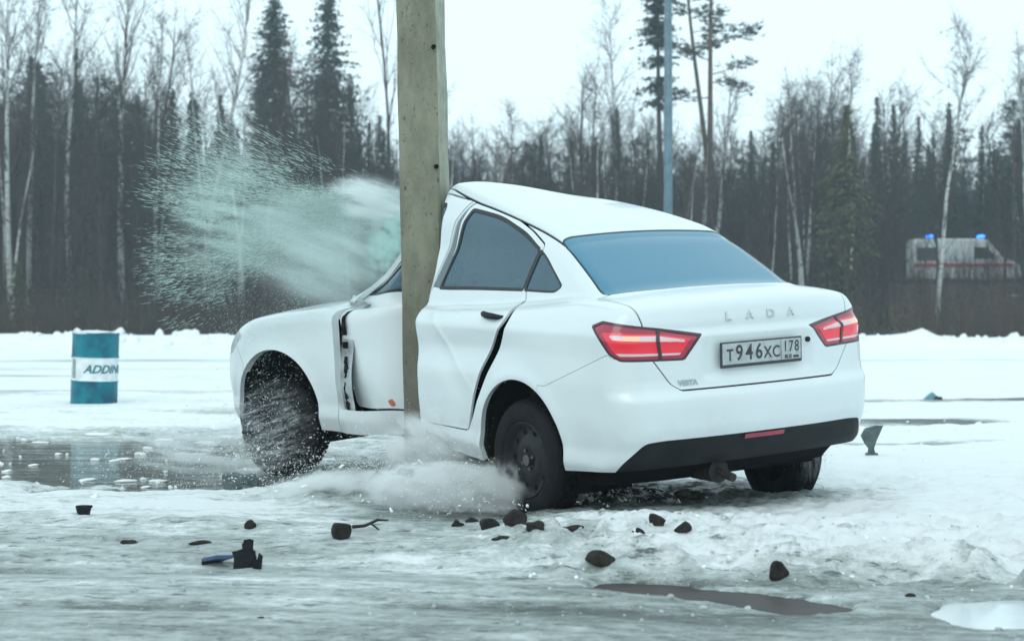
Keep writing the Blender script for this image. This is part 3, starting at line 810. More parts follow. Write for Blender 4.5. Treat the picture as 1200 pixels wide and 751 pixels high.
def mixc(f, a, b):
    n = T.nodes.new('ShaderNodeMix'); n.data_type = 'RGBA'; T.links.new(f, n.inputs[0])
    for i, v in ((6, a), (7, b)):
        if isinstance(v, tuple): n.inputs[i].default_value = (*v, 1)
        else: T.links.new(v, n.inputs[i])
    return n.outputs[2]
n1 = nz(1.3, 8, (.22, 1, 1), .65, -.13); n2 = nz(5, 9, (.22, 1, 1), .75, -.15); n3 = nz(22, 8, (.30, 1, 1), .75, -.13); n4 = nz(16, 9, (.75, 1, 1), .78)
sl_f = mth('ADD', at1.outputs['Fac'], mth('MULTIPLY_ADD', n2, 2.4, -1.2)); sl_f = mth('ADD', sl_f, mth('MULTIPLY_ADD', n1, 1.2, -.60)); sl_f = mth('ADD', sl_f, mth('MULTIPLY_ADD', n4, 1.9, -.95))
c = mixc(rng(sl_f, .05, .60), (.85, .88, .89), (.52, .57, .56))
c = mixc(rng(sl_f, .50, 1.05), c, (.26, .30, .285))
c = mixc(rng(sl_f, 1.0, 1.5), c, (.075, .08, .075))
c = mixc(mth('MULTIPLY', rng(n3, .53, .63), rng(sl_f, .1, .6)), c, (.13, .15, .15))
c = mixc(mth('MULTIPLY', rng(n3, .40, .30), rng(sl_f, .1, .5)), c, (.78, .82, .82))
litter = mixc(rng(nz(1.4, 6), .40, .62), (.045, .042, .036), (.11, .10, .085))
litter = mixc(rng(nz(.35, 7, (.5, 1, 1)), .56, .66), litter, (.55, .58, .60))
c = mixc(rng(at2.outputs['Fac'], .3, .7), c, litter)
T.links.new(c, gb.inputs['Base Color'])
T.links.new(rng(sl_f, .55, 1.15, .65, .20), gb.inputs['Roughness'])
gb.inputs['Specular IOR Level'].default_value = .30
bp = T.nodes.new('ShaderNodeBump'); bp.inputs['Strength'].default_value = .8; bp.inputs['Distance'].default_value = .035
T.links.new(mth('ADD', mth('MULTIPLY', n4, .8), mth('MULTIPLY', n3, .5)), bp.inputs['Height']); T.links.new(bp.outputs[0], gb.inputs['Normal'])
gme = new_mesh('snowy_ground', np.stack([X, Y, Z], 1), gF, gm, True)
slush = .64*sstep(9.6-.20*X, 7.2-.22*X, Y)*sstep(3.6, -.6, X)+.50*sstep(7.1-.1*X, 6.3-.1*X, Y)*sstep(-1.0, 1.2, X)
slush = slush-.30*sstep(.1, .8, X)*sstep(6.75-.1*X, 7.0-.1*X, Y)+.25*sstep(.0, .5, X)*np.exp(-((Y-(6.75-.12*X))/.10)**2)
for (x0, y0, x1, y1, wd, am) in ((-5, 7.35, 5, 6.05, .14, .35), (-5, 6.3, 5, 5.6, .13, .3), (-6, 9.4, 1, 7.6, .13, .25), (-6, 8.6, 2, 6.9, .09, .2), (-9, 18.5, 12, 19.4, .3, .9), (-9, 24, 14, 23.3, .5, .9), (1, 15.8, 9, 17.8, .35, 2.2), (2, 14.2, 9, 15.5, .16, 1.4), (3, 20, 7.5, 22.3, .35, 2.0), (-30, 31, 40, 30, .8, .8), (-40, 42, 40, 44, 1.6, .9), (-40, 36, 40, 34.5, .8, .5)):
    slush = slush+am*np.exp(-(seg(X, Y+.05*np.sin(2.3*X)+sstep(9, 14, Y)*1.3*fbm(X*.35, Y*.6, 24, 4, 1.), x0, y0, x1, y1)/wd)**2)*(.6+1.2*fbm(X*.5, Y, 21, 3, .9))
# wet slush plus shade painted dark under the car and at the front wheel
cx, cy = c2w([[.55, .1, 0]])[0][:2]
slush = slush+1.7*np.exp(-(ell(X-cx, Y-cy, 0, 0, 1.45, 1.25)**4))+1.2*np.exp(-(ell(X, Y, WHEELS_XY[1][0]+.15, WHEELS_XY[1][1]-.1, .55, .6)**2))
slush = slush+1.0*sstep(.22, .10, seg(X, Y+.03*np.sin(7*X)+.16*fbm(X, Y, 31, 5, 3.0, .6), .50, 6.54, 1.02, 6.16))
e = ell(X+.25*fbm(X, Y, 6, 4, .6)*4, Y+.6*fbm(X, Y, 7, 4, .9), -3.2, 13.2, 4.2, 2.6); slush = slush+.55*np.exp(-(e/1.08)**8)
slush = slush+.5*np.exp(-(ell(X, Y, PW[0]+.4, PW[1]-.8, 1.5, 1.0)**2))*(.3+2.4*fbm(X, Y, 23, 4, 2.))
a = gme.attributes.new('slush', 'FLOAT', 'POINT'); a.data.foreach_set('value', slush.astype(np.float32))  # holds the painted shade below the car as well as the slush
lit = sstep(58.5, 61, Y)*(1-sstep(89.2, 89.8, Y)*sstep(100.5, 99.5, Y))
a = gme.attributes.new('leaf_litter', 'FLOAT', 'POINT'); a.data.foreach_set('value', lit.astype(np.float32))
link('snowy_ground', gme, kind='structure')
# road on the embankment
mb = MB(); mb.box((0, 95, ROADZ+.02+0*1), (128, 4.2, .03)); road = mb.build('road', mat('wet_asphalt', (.05, .053, .056), .45, noise=(.8, .3)), kind='structure')
# standing water
wm, T, wb = node_mat('puddle_water'); tc = T.nodes.new('ShaderNodeTexCoord')
wb.inputs['Base Color'].default_value = (.17, .18, .16, 1); wb.inputs['Roughness'].default_value = .06; wb.inputs['Specular IOR Level'].default_value = .6; wb.inputs['IOR'].default_value = 1.33
bp = T.nodes.new('ShaderNodeBump'); bp.inputs['Strength'].default_value = .35; bp.inputs['Distance'].default_value = .03
T.links.new(nz(4, 4, (.25, 1, 1)), bp.inputs['Height']); T.links.new(bp.outputs[0], wb.inputs['Normal'])
def water(name, x0, x1, y0, y1, z, m):
    me = new_mesh(name, [(x0, y0, z), (x1, y0, z), (x1, y1, z), (x0, y1, z)], [(0, 1, 2, 3)], m); link(name, me, kind='structure')
water('puddle_water', -12, .9, 9.3, 17.6, -.045, wm)
mud = mat('mud_water', (.055, .044, .042), .42, spec=.12, noise=(5, .3), bump=(9, .1))
water('puddle_water', .2, 1.36, 5.8, 6.9, -.036, mud)
ice = mat('meltwater', (.62, .67, .69), .10, noise=(3, .12))
water('puddle_water', 1.365, 3.4, 5.2, 6.6, -.034, ice)

# ---------------------------------------------------------------- concrete post
conc, T, cb = node_mat('lichened_concrete'); tc = T.nodes.new('ShaderNodeTexCoord')
c = mixc(rng(nz(5, 9, (1, 1, .35), .7), .35, .65), (.25, .255, .185), (.155, .155, .112))
c = mixc(rng(nz(38, 5, (1, 1, .6), .6), .585, .69), c, (.09, .085, .07))
c = mixc(rng(nz(1.6, 5, (1, 1, .12)), .48, .66), c, (.31, .33, .26))
spz = T.nodes.new('ShaderNodeSeparateXYZ'); T.links.new(tc.outputs['Object'], spz.inputs[0])
c = mixc(mth('MULTIPLY', rng(mth('ADD', spz.outputs[2], mth('MULTIPLY', nz(3, 6), 1.6)), 1.5, 2.6, 1, 0), .75), c, (.105, .09, .072))
T.links.new(c, cb.inputs['Base Color']); cb.inputs['Roughness'].default_value = .85
bp = T.nodes.new('ShaderNodeBump'); bp.inputs['Strength'].default_value = .5; bp.inputs['Distance'].default_value = .01
T.links.new(nz(45, 6), bp.inputs['Height']); T.links.new(bp.outputs[0], cb.inputs['Normal'])
post = link('concrete_post', None, None, 'thick weathered concrete lighting post that the white car is wrapped round', 'post')
post.location = (PW[0], PW[1], -.15)
# trapezoid section with small chamfers, tapering and leaning slightly
def post_mesh():
    V = []; F = []; n = 30; zz = np.linspace(0, 9.0, n)
    sec0 = np.array([(-.150, -.085), (-.140, -.105), (.085, -.130), (.098, -.122), (.150, .055), (.142, .075), (-.120, .10), (-.140, .085)])
    for i, z in enumerate(zz):
        k = 1.02-.030*z+.006*math.sin(z*3.1); ox = -.0235*(z-1.5); oy = .004*z
        for p in sec0: V.append((p[0]*k+ox+.003*math.sin(9*z+30*p[0]), p[1]*k+oy, z))
    m = len(sec0)
    for i in range(n-1):
        for j in range(m): F.append((i*m+j, i*m+(j+1) % m, (i+1)*m+(j+1) % m, (i+1)*m+j))
    F.append(tuple(range(m))[::-1]); F.append(tuple((n-1)*m+j for j in range(m)))
    me = new_mesh('shaft', V, F, conc); me.materials.append(lit_conc)
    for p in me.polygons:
        if p.normal.x > .55 and abs(p.normal.z) < .5: p.material_index = 1  # side facet coloured paler, its brighter shading put into the material
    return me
lit_conc = mat('lit_face_concrete', (.36, .37, .29), .85, noise=(9, .35), bump=(45, .4))
link('shaft', post_mesh(), post)
mb = MB()
for z in (2.05, 2.75): mb.tube([(.075-.0235*(z-1.5), -.118, z), (.078-.0235*(z-1.5), -.14, z)], .014, 8); mb.build('fixing_hole', dark, post); mb = MB()
# far lamp post behind the car
lp = link('lamp_post', None, None, 'tall slim blue-grey steel lamp post standing in front of the pines', 'lamp post')
p = at(783, 300, 45); lp.location = (p[0], 45, gz(p[0], 45)-.1)
galv = mat('galvanised_steel', (.13, .20, .24), .5, metal=.3, noise=(6, .3))
mb = MB(); mb.tube([(0, 0, 0), (0, 0, 1.6)], .16, 12); mb.build('base_sleeve', galv, lp, True)
mb = MB(); mb.tube([(0, 0, 1.6), (0, 0, 6), (0, 0, 12.5)], [.125, .115, .085], 12); mb.build('shaft', galv, lp, True)
mb = MB(); mb.tube([(0, 0, 12.5), (.3, -.1, 13.1), (1.3, -.3, 13.4)], [.05, .045, .04], 8); mb.build('arm', galv, lp, True)
mb = MB(); mb.box((1.6, -.35, 13.42), (.38, .14, .07), bev=.04); mb.build('lamp_head', galv, lp)
# ================================================================ THE WOOD
bark_dark = mat('dark_bark', (.070, .063, .058), .95, noise=(6, .5))
bark_pine = mat('pine_bark', (.15, .095, .065), .95, noise=(5, .5, (.075, .055, .045)))
twig_m = mat('twigs', (.045, .037, .033), .95)
twig_b = mat('birch_twigs', (.075, .060, .060), .95)
needle = mat('conifer_needles', (.034, .056, .046), .8, noise=(1.2, .4), coords='Object')
needle_y = mat('young_spruce_needles', (.085, .090, .040), .8, noise=(1.2, .4))
birch_m, T, bb = node_mat('birch_bark'); tc = T.nodes.new('ShaderNodeTexCoord')
c = mixc(rng(nz(7, 4, (.5, .5, 3)), .55, .62), (.62, .64, .62), (.06, .055, .05)); c = mixc(rng(nz(.45, 3, (1, 1, 1)), .52, .72), c, (.16, .15, .14))
T.links.new(c, bb.inputs['Base Color']); bb.inputs['Roughness'].default_value = .9
class Twigs:
    """branches as thin three-sided tubes, twigs as slivers; numpy batches"""
    def __init__(s, seed): s.r = np.random.default_rng(seed); s.V = []; s.F = []
    def limb(s, pts, r0, r1, n=3):
        pts = np.array(pts); k = len(pts); b = len(s.V)
        for i in range(k):
            t = pts[min(i+1, k-1)]-pts[max(i-1, 0)]; t /= np.linalg.norm(t)+1e-9
            a = np.cross(t, [.3, .9, .1]); a /= np.linalg.norm(a)+1e-9; c = np.cross(t, a); r = r0+(r1-r0)*i/(k-1)
            for j in range(n): s.V.append(tuple(pts[i]+r*(math.cos(2*math.pi*j/n)*a+math.sin(2*math.pi*j/n)*c)))
        for i in range(k-1):
            for j in range(n): s.F.append((b+i*n+j, b+i*n+(j+1) % n, b+(i+1)*n+(j+1) % n, b+(i+1)*n+j))
    def sliver(s, p, q, w):
        d = q-p; a = np.cross(d, s.r.normal(size=3)); a *= w/(np.linalg.norm(a)+1e-9); b = len(s.V)
        s.V += [tuple(p-a), tuple(p+a), tuple(q)]; s.F.append((b, b+1, b+2))
    def path(s, p, d, L, k, wob, rise):
        out = [np.array(p, float)]; d = np.array(d, float)
        for _ in range(k):
            d = d+s.r.normal(size=3)*wob+np.array([0, 0, rise]); d /= np.linalg.norm(d); out.append(out[-1]+d*L/k)
        return np.array(out)
def trunk_path(r, h, wob):
    n = 9; p = [np.zeros(3)]; d = np.array([r.normal()*.02, r.normal()*.02, 1])
    for _ in range(n):
        d = d+np.array([r.normal()*wob, r.normal()*wob, 0]); d /= np.linalg.norm(d); p.append(p[-1]+d*h/n)
    return np.array(p)
def bare_tree(name, seed, h, rad, bark, tw, first=.3, nb=22, spread=.5, droop=.03, dens=1.0, lab=None, cat='tree', grp=None):
    t = Twigs(seed); r = t.r; tp = trunk_path(r, h, .035)
    mb = MB(); mb.tube(tp, np.linspace(1, .10, len(tp))**.8*rad, 7, cap=False)
    root = link(name, None, None, lab, cat, grp)
    link('trunk', mb.mesh('trunk', bark, True), root)
    def on(f):
        f = f*(len(tp)-1); i = min(int(f), len(tp)-2); return tp[i]+(tp[i+1]-tp[i])*(f-i)
    for b in range(nb):
        f = first+(1-first)*(b+r.random())/nb*.99; az = r.random()*6.283
        L = h*.26*(1.1-.75*f)*(.7+.6*r.random())+.35
        d = np.array([math.cos(az)*spread, math.sin(az)*spread, .55+.5*f])
        P = t.path(on(f), d, L, 5, .14, .05); t.limb(P, rad*.34*(1.15-f)+.008, .006)
        for k in range(int(7*dens)):
            q = P[min(5, int(r.random()*4.5)+1)]; d2 = (P[-1]-P[0])/L+r.normal(size=3)*.55
            P2 = t.path(q, d2, L*.42*(.5+r.random()), 3, .2, .02); t.limb(P2, .011, .004)
            for m in range(int(7*dens)):
                q2 = P2[int(r.random()*3.99)]; e = (P2[-1]-P2[0]); e = e/(np.linalg.norm(e)+1e-6)+r.normal(size=3)*.6+np.array([0, 0, -droop*8])
                t.sliver(q2, q2+e/np.linalg.norm(e)*(.25+.45*r.random()), .008)
    link('crown', new_mesh('crown', t.V, t.F, tw), root)
    return root
def spruce(name, seed, h, rad, base, wide, ndl, lab, grp=None, gap=.0, ragged=.25):
    r = np.random.default_rng(seed); root = link(name, None, None, lab, 'tree', grp)
    mb = MB(); tp = trunk_path(r, h, .008); mb.tube(tp, np.linspace(1, .06, len(tp))*rad, 7, cap=False); link('trunk', mb.mesh('trunk', bark_dark, True), root)
    V = []; F = []; n = int(h*34); keep = r.random(40) > gap
    for i in range(n):
        f = base+(1-base)*(r.random()**.85); z = h*f
        if not keep[int(f*39.9)]: continue
        env = (1-f)**.72*(.75+.25*math.sin(9*f+seed)+ragged*.8*(r.random()-.5))
        L = max(.15, wide*env*(.45+.65*r.random())); fi = f*(len(tp)-1); kk = min(len(tp)-2, int(fi)); ax = tp[kk]+(tp[kk+1]-tp[kk])*(fi-kk)
        az = 6.283*r.random(); dz = (-.40+.55*f)*L+.14*L*r.normal()
        dirv = np.array([math.cos(az), math.sin(az), 0]); sd = np.array([-math.sin(az), math.cos(az), 0])
        k = max(3, int(L*5))
        for q in range(k):
            u = (q+.3+.5*r.random())/k; p = np.array([ax[0], ax[1], z])+dirv*L*u+np.array([0, 0, dz*u+.15*L*u*(1-u)])+r.normal(size=3)*.03
            w = (.14+.24*(1-u))*(.5+.9*r.random())*min(1, L*1.2)
            for sg in (-1, 1):
                e = sd*sg*w+dirv*w*(.3+.5*r.random())+np.array([0, 0, -.35*w*r.random()-.08]); b = len(V)
                t = dirv*.05+np.array([0, 0, .06*r.normal()])
                V += [p-t, p+t, p+e+t*.4]; F.append((b, b+1, b+2))
    link('crown', new_mesh('crown', V, F, ndl), root); return root
def pine(name, seed, h, rad, lab, first=.55, wide=2.2, grp=None, tufts=90):
    r = np.random.default_rng(seed); root = link(name, None, None, lab, 'tree', grp)
    tp = trunk_path(r, h, .02); mb = MB(); mb.tube(tp, np.linspace(1, .15, len(tp))*rad, 7, cap=False); link('trunk', mb.mesh('trunk', bark_pine, True), root)
    t = Twigs(seed+1); V = []; F = []; n = 17
    for i in range(n):
        f = first+(1-first)*(i+.5*r.random())/n; fi = f*(len(tp)-1); k = min(int(fi), len(tp)-2); o = tp[k]+(tp[k+1]-tp[k])*(fi-k)
        az = r.random()*6.283; L = wide*(.55+.6*r.random())*(1.15-.75*(f-first)/(1-first))
        P = t.path(o, (math.cos(az), math.sin(az), .18), L, 5, .12, .04); t.limb(P, .05*(1.3-f), .012)
        for m in range(int(tufts*L/wide*.5)):
            u = .35+.65*r.random(); c = P[min(5, int(u*5.99))]+r.normal(size=3)*np.array([.28, .28, .13])
            for q in range(5):
                d = r.normal(size=3); d[2] = abs(d[2])*.6+.1; d /= np.linalg.norm(d); a = np.cross(d, r.normal(size=3)); a *= .035/np.linalg.norm(a); b = len(V)
                V += [c-a, c+a, c+d*(.22+.15*r.random())]; F.append((b, b+1, b+2))
    link('branches', new_mesh('branches', t.V, t.F, bark_dark), root); link('crown', new_mesh('crown', V, F, needle), root); return root
def put(o, x, y, s=1.0, rz=None, sink=.1):
    o.location = (x, y, gz(x, y)-sink); o.scale = (s, s, s*random.uniform(.95, 1.05)); o.rotation_euler = (0, 0, random.uniform(0, 6.28) if rz is None else rz)
def pxX(u, Y): return (u-600)/2000*Y
LB = 'white-barked birch with bare twigs in the wood across the road'
LG = 'bare dark-stemmed deciduous tree in the wood across the road'
LC = 'dark green conifer rising among the bare trees of the wood'
LT = 'thin bare sapling on the dark slope behind the snow bank'
bt = [bare_tree('birch_tree', 100+i, 12.5+i, .12, birch_m, twig_b, .38, 24, .42, .05, 1.0, LB, 'tree', 'birches of the wood') for i in range(3)]
dt = [bare_tree('bare_tree', 200+i, 10.5+i*.8, .13, bark_dark, twig_m, .25, 26, .5, .02, 1.05, LG, 'tree', 'bare trees of the wood') for i in range(4)]
st = [bare_tree('bare_sapling', 300+i, 5.0+i*.8, .045, bark_dark, twig_m, .12, 16, .45, .0, .75, LT, 'tree', 'saplings on the slope') for i in range(3)]
sp = [spruce('spruce_tree', 400+i, 13.0+i*1.5, .16, .18, 2.1, needle, LC, 'conifers of the wood') for i in range(3)]
used = set()
def plant(protos, x, y, s=1.0, lab=None, grp=None):
    p = random.choice(protos)
    if p.name in used: o = copy_tree(p)
    else: o = p; used.add(p.name)
    if lab: o['label'] = lab; del o['group']
    put(o, x, y, s); return o
def dup_named(p, name, lab, x, y, s):
    o = copy_tree(p); o.name = name; o['label'] = lab
    if 'group' in o: del o['group']
    put(o, x, y, s); return o
def blocked(x, y):           # keep the sight line to the ambulance fairly open
    u = 600+2000*x/y; return 1058 < u < 1200 and y < 96
def scatter(n, protos, y0, y1, s0, s1, xr=.36, lab=None, grp=None, u0=None):
    k = 0
    while k < n:
        y = random.uniform(y0, y1); x = random.uniform(-xr, xr)*y
        if blocked(x, y) and random.random() < .75: continue
        if 90.2 < y < 99.8: continue
        if u0 is not None and 600+2000*x/y < u0: continue
        u = 600+2000*x/y; tall = 1.0+.16*max(0, min(1, (380-u)/250)) if u < 400 else .86+.08*math.sin(u*.021)+.10*max(0, min(1, (u-880)/120))
        o = plant(protos, x, y, random.uniform(s0, s1)*tall*.86); k += 1
        if lab: o['label'] = lab; o['group'] = grp
scatter(190, dt, 100, 128, .85, 1.12); scatter(80, bt, 100.5, 126, .75, 1.0); scatter(85, sp, 102, 134, .60, .98)
LG2 = 'bare dark tree on the slope between the snow bank and the road'; LB2 = 'pale-stemmed birch on the slope between the snow bank and the road'
scatter(95, dt, 74, 90, .75, 1.15, lab=LG2, grp='bare trees on the slope'); scatter(42, bt, 74, 90, .7, 1.0, lab=LB2, grp='birches on the slope'); scatter(130, st, 64, 88, .6, 1.3)
pn = [pine('pine_tree', 600+i, 12.5+i, .15, 'slender pine with a ragged dark crown in the wood across the road', .45, 1.9, 'pines of the wood', 110) for i in range(2)]
scatter(60, pn, 100.5, 124, .80, 1.08); scatter(60, sp, 100.5, 118, .66, .96, u0=620)
big = [spruce('spruce_tree', 450+i, 12.5+1.2*i, .17, .10, 3.0, needle, 'broad full spruce in the wood behind the flying glass', 'full spruces of the wood', ragged=.5) for i in range(2)]
k_ = 0
while k_ < 22:
    y_ = random.uniform(100.5, 116); u_ = random.uniform(20, 460); plant(big, pxX(u_, y_), y_, random.uniform(.75, 1.12)); k_ += 1
ys_ = [spruce('young_spruce', 700+i, 3.2+.6*i, .05, .03, 1.15, needle_y, 'small olive-green spruce among the brush on the slope', 'young spruces on the slope', ragged=.4) for i in range(2)]
scatter(26, ys_, 64, 88, .6, 1.25)
# the trees that stand out singly
def solo(o, u, Y, s=1.0): put(o, pxX(u, Y), Y, s, sink=.1)
solo(bare_tree('birch_tree', 501, 19.0, .17, birch_m, twig_b, .45, 26, .35, .05, .8, 'tall slender birch with a clean white trunk topping the wood behind the drum'), 143, 84)
solo(bare_tree('birch_tree', 502, 18.5, .15, birch_m, twig_b, .5, 22, .35, .05, .8, 'tall birch with a forked white trunk seen through the flying glass'), 240, 86)
solo(bare_tree('birch_tree', 503, 17.0, .15, birch_m, twig_b, .3, 30, .4, .06, 1.0, 'pale birch standing beside the drum with its bare crown above the wood'), 84, 82)
solo(bare_tree('birch_tree', 504, 16.5, .16, birch_m, twig_b, .3, 34, .4, .06, 1.1, 'double-stemmed birch at the dense end of the wood'), 14, 80)
solo(bare_tree('birch_tree', 505, 16.0, .14, birch_m, twig_b, .35, 30, .4, .06, 1.1, 'birch leaning close to the double-stemmed birch'), 33, 83)
solo(spruce('spruce_tree', 511, 18.5, .2, .30, 3.7, needle, 'tall spruce with a pointed top behind the flying glass', ragged=.4), 318, 98)
solo(spruce('spruce_tree', 512, 19.6, .22, .30, 4.0, needle, 'broad tall spruce topping the wood just beside the concrete post', ragged=.45), 383, 97)
solo(pine('pine_tree', 521, 19.5, .22, 'tall pine with a bare trunk and tiered crown beside the lamp post', .50, 2.6), 826, 84)
solo(pine('pine_tree', 522, 20.5, .20, 'tall pine with a curved pale trunk beyond the lamp post', .55, 2.9), 842, 90)
solo(spruce('spruce_tree', 523, 20.0, .2, .42, 2.7, needle, 'ragged spruce rising right behind the lamp post', ragged=.6, gap=.25), 778, 88)
solo(bare_tree('birch_tree', 506, 16.6, .13, birch_m, twig_b, .45, 26, .5, .03, .9, 'thin birch with a spindly top rising over the roof of the car'), 722, 100.5)
solo(bare_tree('birch_tree', 507, 12.0, .15, birch_m, twig_b, .4, 20, .5, .03, .9, 'birch with a leaning white trunk standing right behind the car roof'), 828, 78)
solo(spruce('spruce_tree', 524, 10.8, .13, .04, 3.1, needle_y, 'young olive-green spruce standing alone in front of the road', ragged=.3), 985, 72)
solo(bare_tree('birch_tree', 508, 13.0, .12, birch_m, twig_b, .3, 34, .5, .03, 1.1, 'fork-topped birch growing in front of the ambulance'), 1098, 80)
solo(spruce('spruce_tree', 525, 11.5, .13, .15, 2.0, needle, 'dark spruce on the slope behind the ambulance', ragged=.3), 1110, 106)
solo(bare_tree('aspen_tree', 509, 20.0, .10, bark_dark, twig_m, .35, 20, .18, .0, .6, 'narrow upright bare tree half hidden by the concrete post'), 456, 84)
# brush on the slope and the far depth of the wood: uncountable
def brush(name, n, y0, y1, h0, h1, seed, m, lab, w=.012):
    r = np.random.default_rng(seed); y = r.uniform(y0, y1, n); x = np.where(r.random(n) < .8, r.uniform(-.40, .40, n), r.uniform(-.8, .8, n))*y
    keep = ~((y > 90.5) & (y < 99.5)); x, y = x[keep], y[keep]; z = ground_h(x, y); n = len(x)
    h = r.uniform(h0, h1, n)*(.6+.9*np.abs(fbm(x, y, seed, 3, .12))*2)
    lean = r.normal(size=(n, 2))*.16*h[:, None]; P0 = np.stack([x, y, z-.05], 1); P1 = P0+np.stack([lean[:, 0]*.4, lean[:, 1]*.4, h*.55], 1); P2 = P0+np.stack([lean[:, 0], lean[:, 1], h], 1)
    a = r.uniform(0, 3.14, n); W = np.stack([np.cos(a), np.sin(a)*.3, 0*a], 1)*(w*(.5+r.random(n)))[:, None]
    V = np.concatenate([P0-W, P0+W, P1-W*.7, P1+W*.7, P2]); i = np.arange(n)
    F = np.concatenate([np.stack([i, i+n, i+3*n], 1), np.stack([i, i+3*n, i+2*n], 1), np.stack([i+2*n, i+3*n, i+4*n], 1)])
    # side twigs
    for k in range(3):
        t = r.uniform(.3, .9, n)[:, None]; A = P0*(1-t)+P2*t; d = r.normal(size=(n, 3)); d[:, 2] = np.abs(d[:, 2])+.4; d *= (.28*h/np.linalg.norm(d, axis=1))[:, None]
        b = len(V); V = np.concatenate([V, A-W*.5, A+W*.5, A+d]); F = np.concatenate([F, np.stack([b+i, b+n+i, b+2*n+i], 1)])
    o = link(name, new_mesh(name, V, F, m), None, lab, 'brush', kind='stuff'); return o
brush('undergrowth', 22000, 60.5, 89, .8, 3.0, 31, twig_m, 'tangle of bare brown brush on the slope behind the snow bank', .013)
rust_twig = mat('rusty_twigs', (.085, .052, .038), .95)
brush('undergrowth', 9000, 60.5, 89, .8, 3.4, 33, rust_twig, 'thickets of reddish-brown brush on the slope behind the snow bank', .013)
brush('undergrowth', 16000, 100, 128, 2.0, 6.5, 32, twig_m, 'dark bare brushwood filling the wood across the road', .03)
def far_wood(seed, n, y0, y1, xa, xb, lab, twn=90):
    r = np.random.default_rng(seed); y = r.uniform(y0, y1, n); x = r.uniform(xa, xb, n)*np.where(r.random(n) < .5, -1, 1)*y; ok = ~((y > 90) & (y < 100)); x, y = x[ok], y[ok]; n = len(x); z = ground_h(x, y); h = r.uniform(9, 13.2, n)
    h = h*(.85+.5*fbm(x*.08, y*.02, 5, 3, 1.0)); V = []; F = []
    W = .05+.10*r.random(n); b = 0; i = np.arange(n)
    P0 = np.stack([x, y, z], 1); top = P0+np.stack([r.normal(size=n)*.3, 0*x, h], 1); a = np.stack([W, 0*W, 0*W], 1); bb_ = np.stack([0*W, W, 0*W], 1)
    V = [P0-a, P0+a, P0+bb_, top]; Vc = np.concatenate(V); F = [np.stack([i, i+n, i+3*n], 1), np.stack([i+n, i+2*n, i+3*n], 1), np.stack([i+2*n, i, i+3*n], 1)]
    for k in range(twn):
        t = r.uniform(.25, 1.0, n)[:, None]; A = P0*(1-t)+top*t; d = r.normal(size=(n, 3)); d[:, 2] = np.abs(d[:, 2])*1.1+.2; d *= ((.5+1.6*(1.05-t[:, 0]))*r.uniform(.4, 1, n)/np.linalg.norm(d, axis=1))[:, None]
        A = A+np.stack([d[:, 0], d[:, 1], d[:, 2]*.4], 1)*r.uniform(0, .9, n)[:, None]
        w = np.cross(d, r.normal(size=(n, 3))); w *= (.034/np.linalg.norm(w, axis=1))[:, None]; b = len(Vc)
        Vc = np.concatenate([Vc, A-w, A+w, A+d]); F.append(np.stack([b+i, b+n+i, b+2*n+i], 1))
    link('far_wood', new_mesh('far_wood', Vc, np.concatenate(F), twig_m), None, lab, 'wood', kind='stuff')
far_wood(77, 3000, 124, 160, 0, .46, 'hazy mass of bare trees deep in the wood')
far_wood(78, 1500, 76, 135, .355, .80, 'continuing mass of bare trees where the wood runs on along the road', 70)
# ================================================================ OTHER THINGS
def ico(sub=1):
    t = (1+5**.5)/2
    V = [np.array(v, float)/math.hypot(1, t) for v in ((-1,t,0),(1,t,0),(-1,-t,0),(1,-t,0),(0,-1,t),(0,1,t),(0,-1,-t),(0,1,-t),(t,0,-1),(t,0,1),(-t,0,-1),(-t,0,1))]
    F = [(0,11,5),(0,5,1),(0,1,7),(0,7,10),(0,10,11),(1,5,9),(5,11,4),(11,10,2),(10,7,6),(7,1,8),(3,9,4),(3,4,2),(3,2,6),(3,6,8),(3,8,9),(4,9,5),(2,4,11),(6,2,10),(8,6,7),(9,8,1)]
    for _ in range(sub):
        c = {}; F2 = []
        def mid(a, b):
            k = (min(a, b), max(a, b))
            if k not in c: m = V[a]+V[b]; V.append(m/np.linalg.norm(m)); c[k] = len(V)-1
            return c[k]
        for a, b, d in F:
            x, y, z = mid(a, b), mid(b, d), mid(d, a); F2 += [(a, x, z), (b, y, x), (d, z, y), (x, y, z)]
        F = F2
    return np.array(V), np.array(F)
IC1, IF1 = ico(1); IC2, IF2 = ico(2)
def lump(seed, size, rough=.35, flat=.15, sub=2):
    r = np.random.default_rng(seed); V, F = (IC2, IF2) if sub == 2 else (IC1, IF1); V = V.copy()
    k = r.normal(size=(7, 3))*2.2; ph = r.random(7)*6.28
    d = 1+rough*sum(np.sin(V@k[i]+ph[i]) for i in range(7))/4
    V = V*d[:, None]
    for _ in range(4):                                   # broken faces
        n = r.normal(size=3); n /= np.linalg.norm(n); q = V@n; lim_ = .55+.35*r.random(); V = V-np.maximum(q-lim_, 0)[:, None]*n*(1-flat)
    return V*np.array(size), F
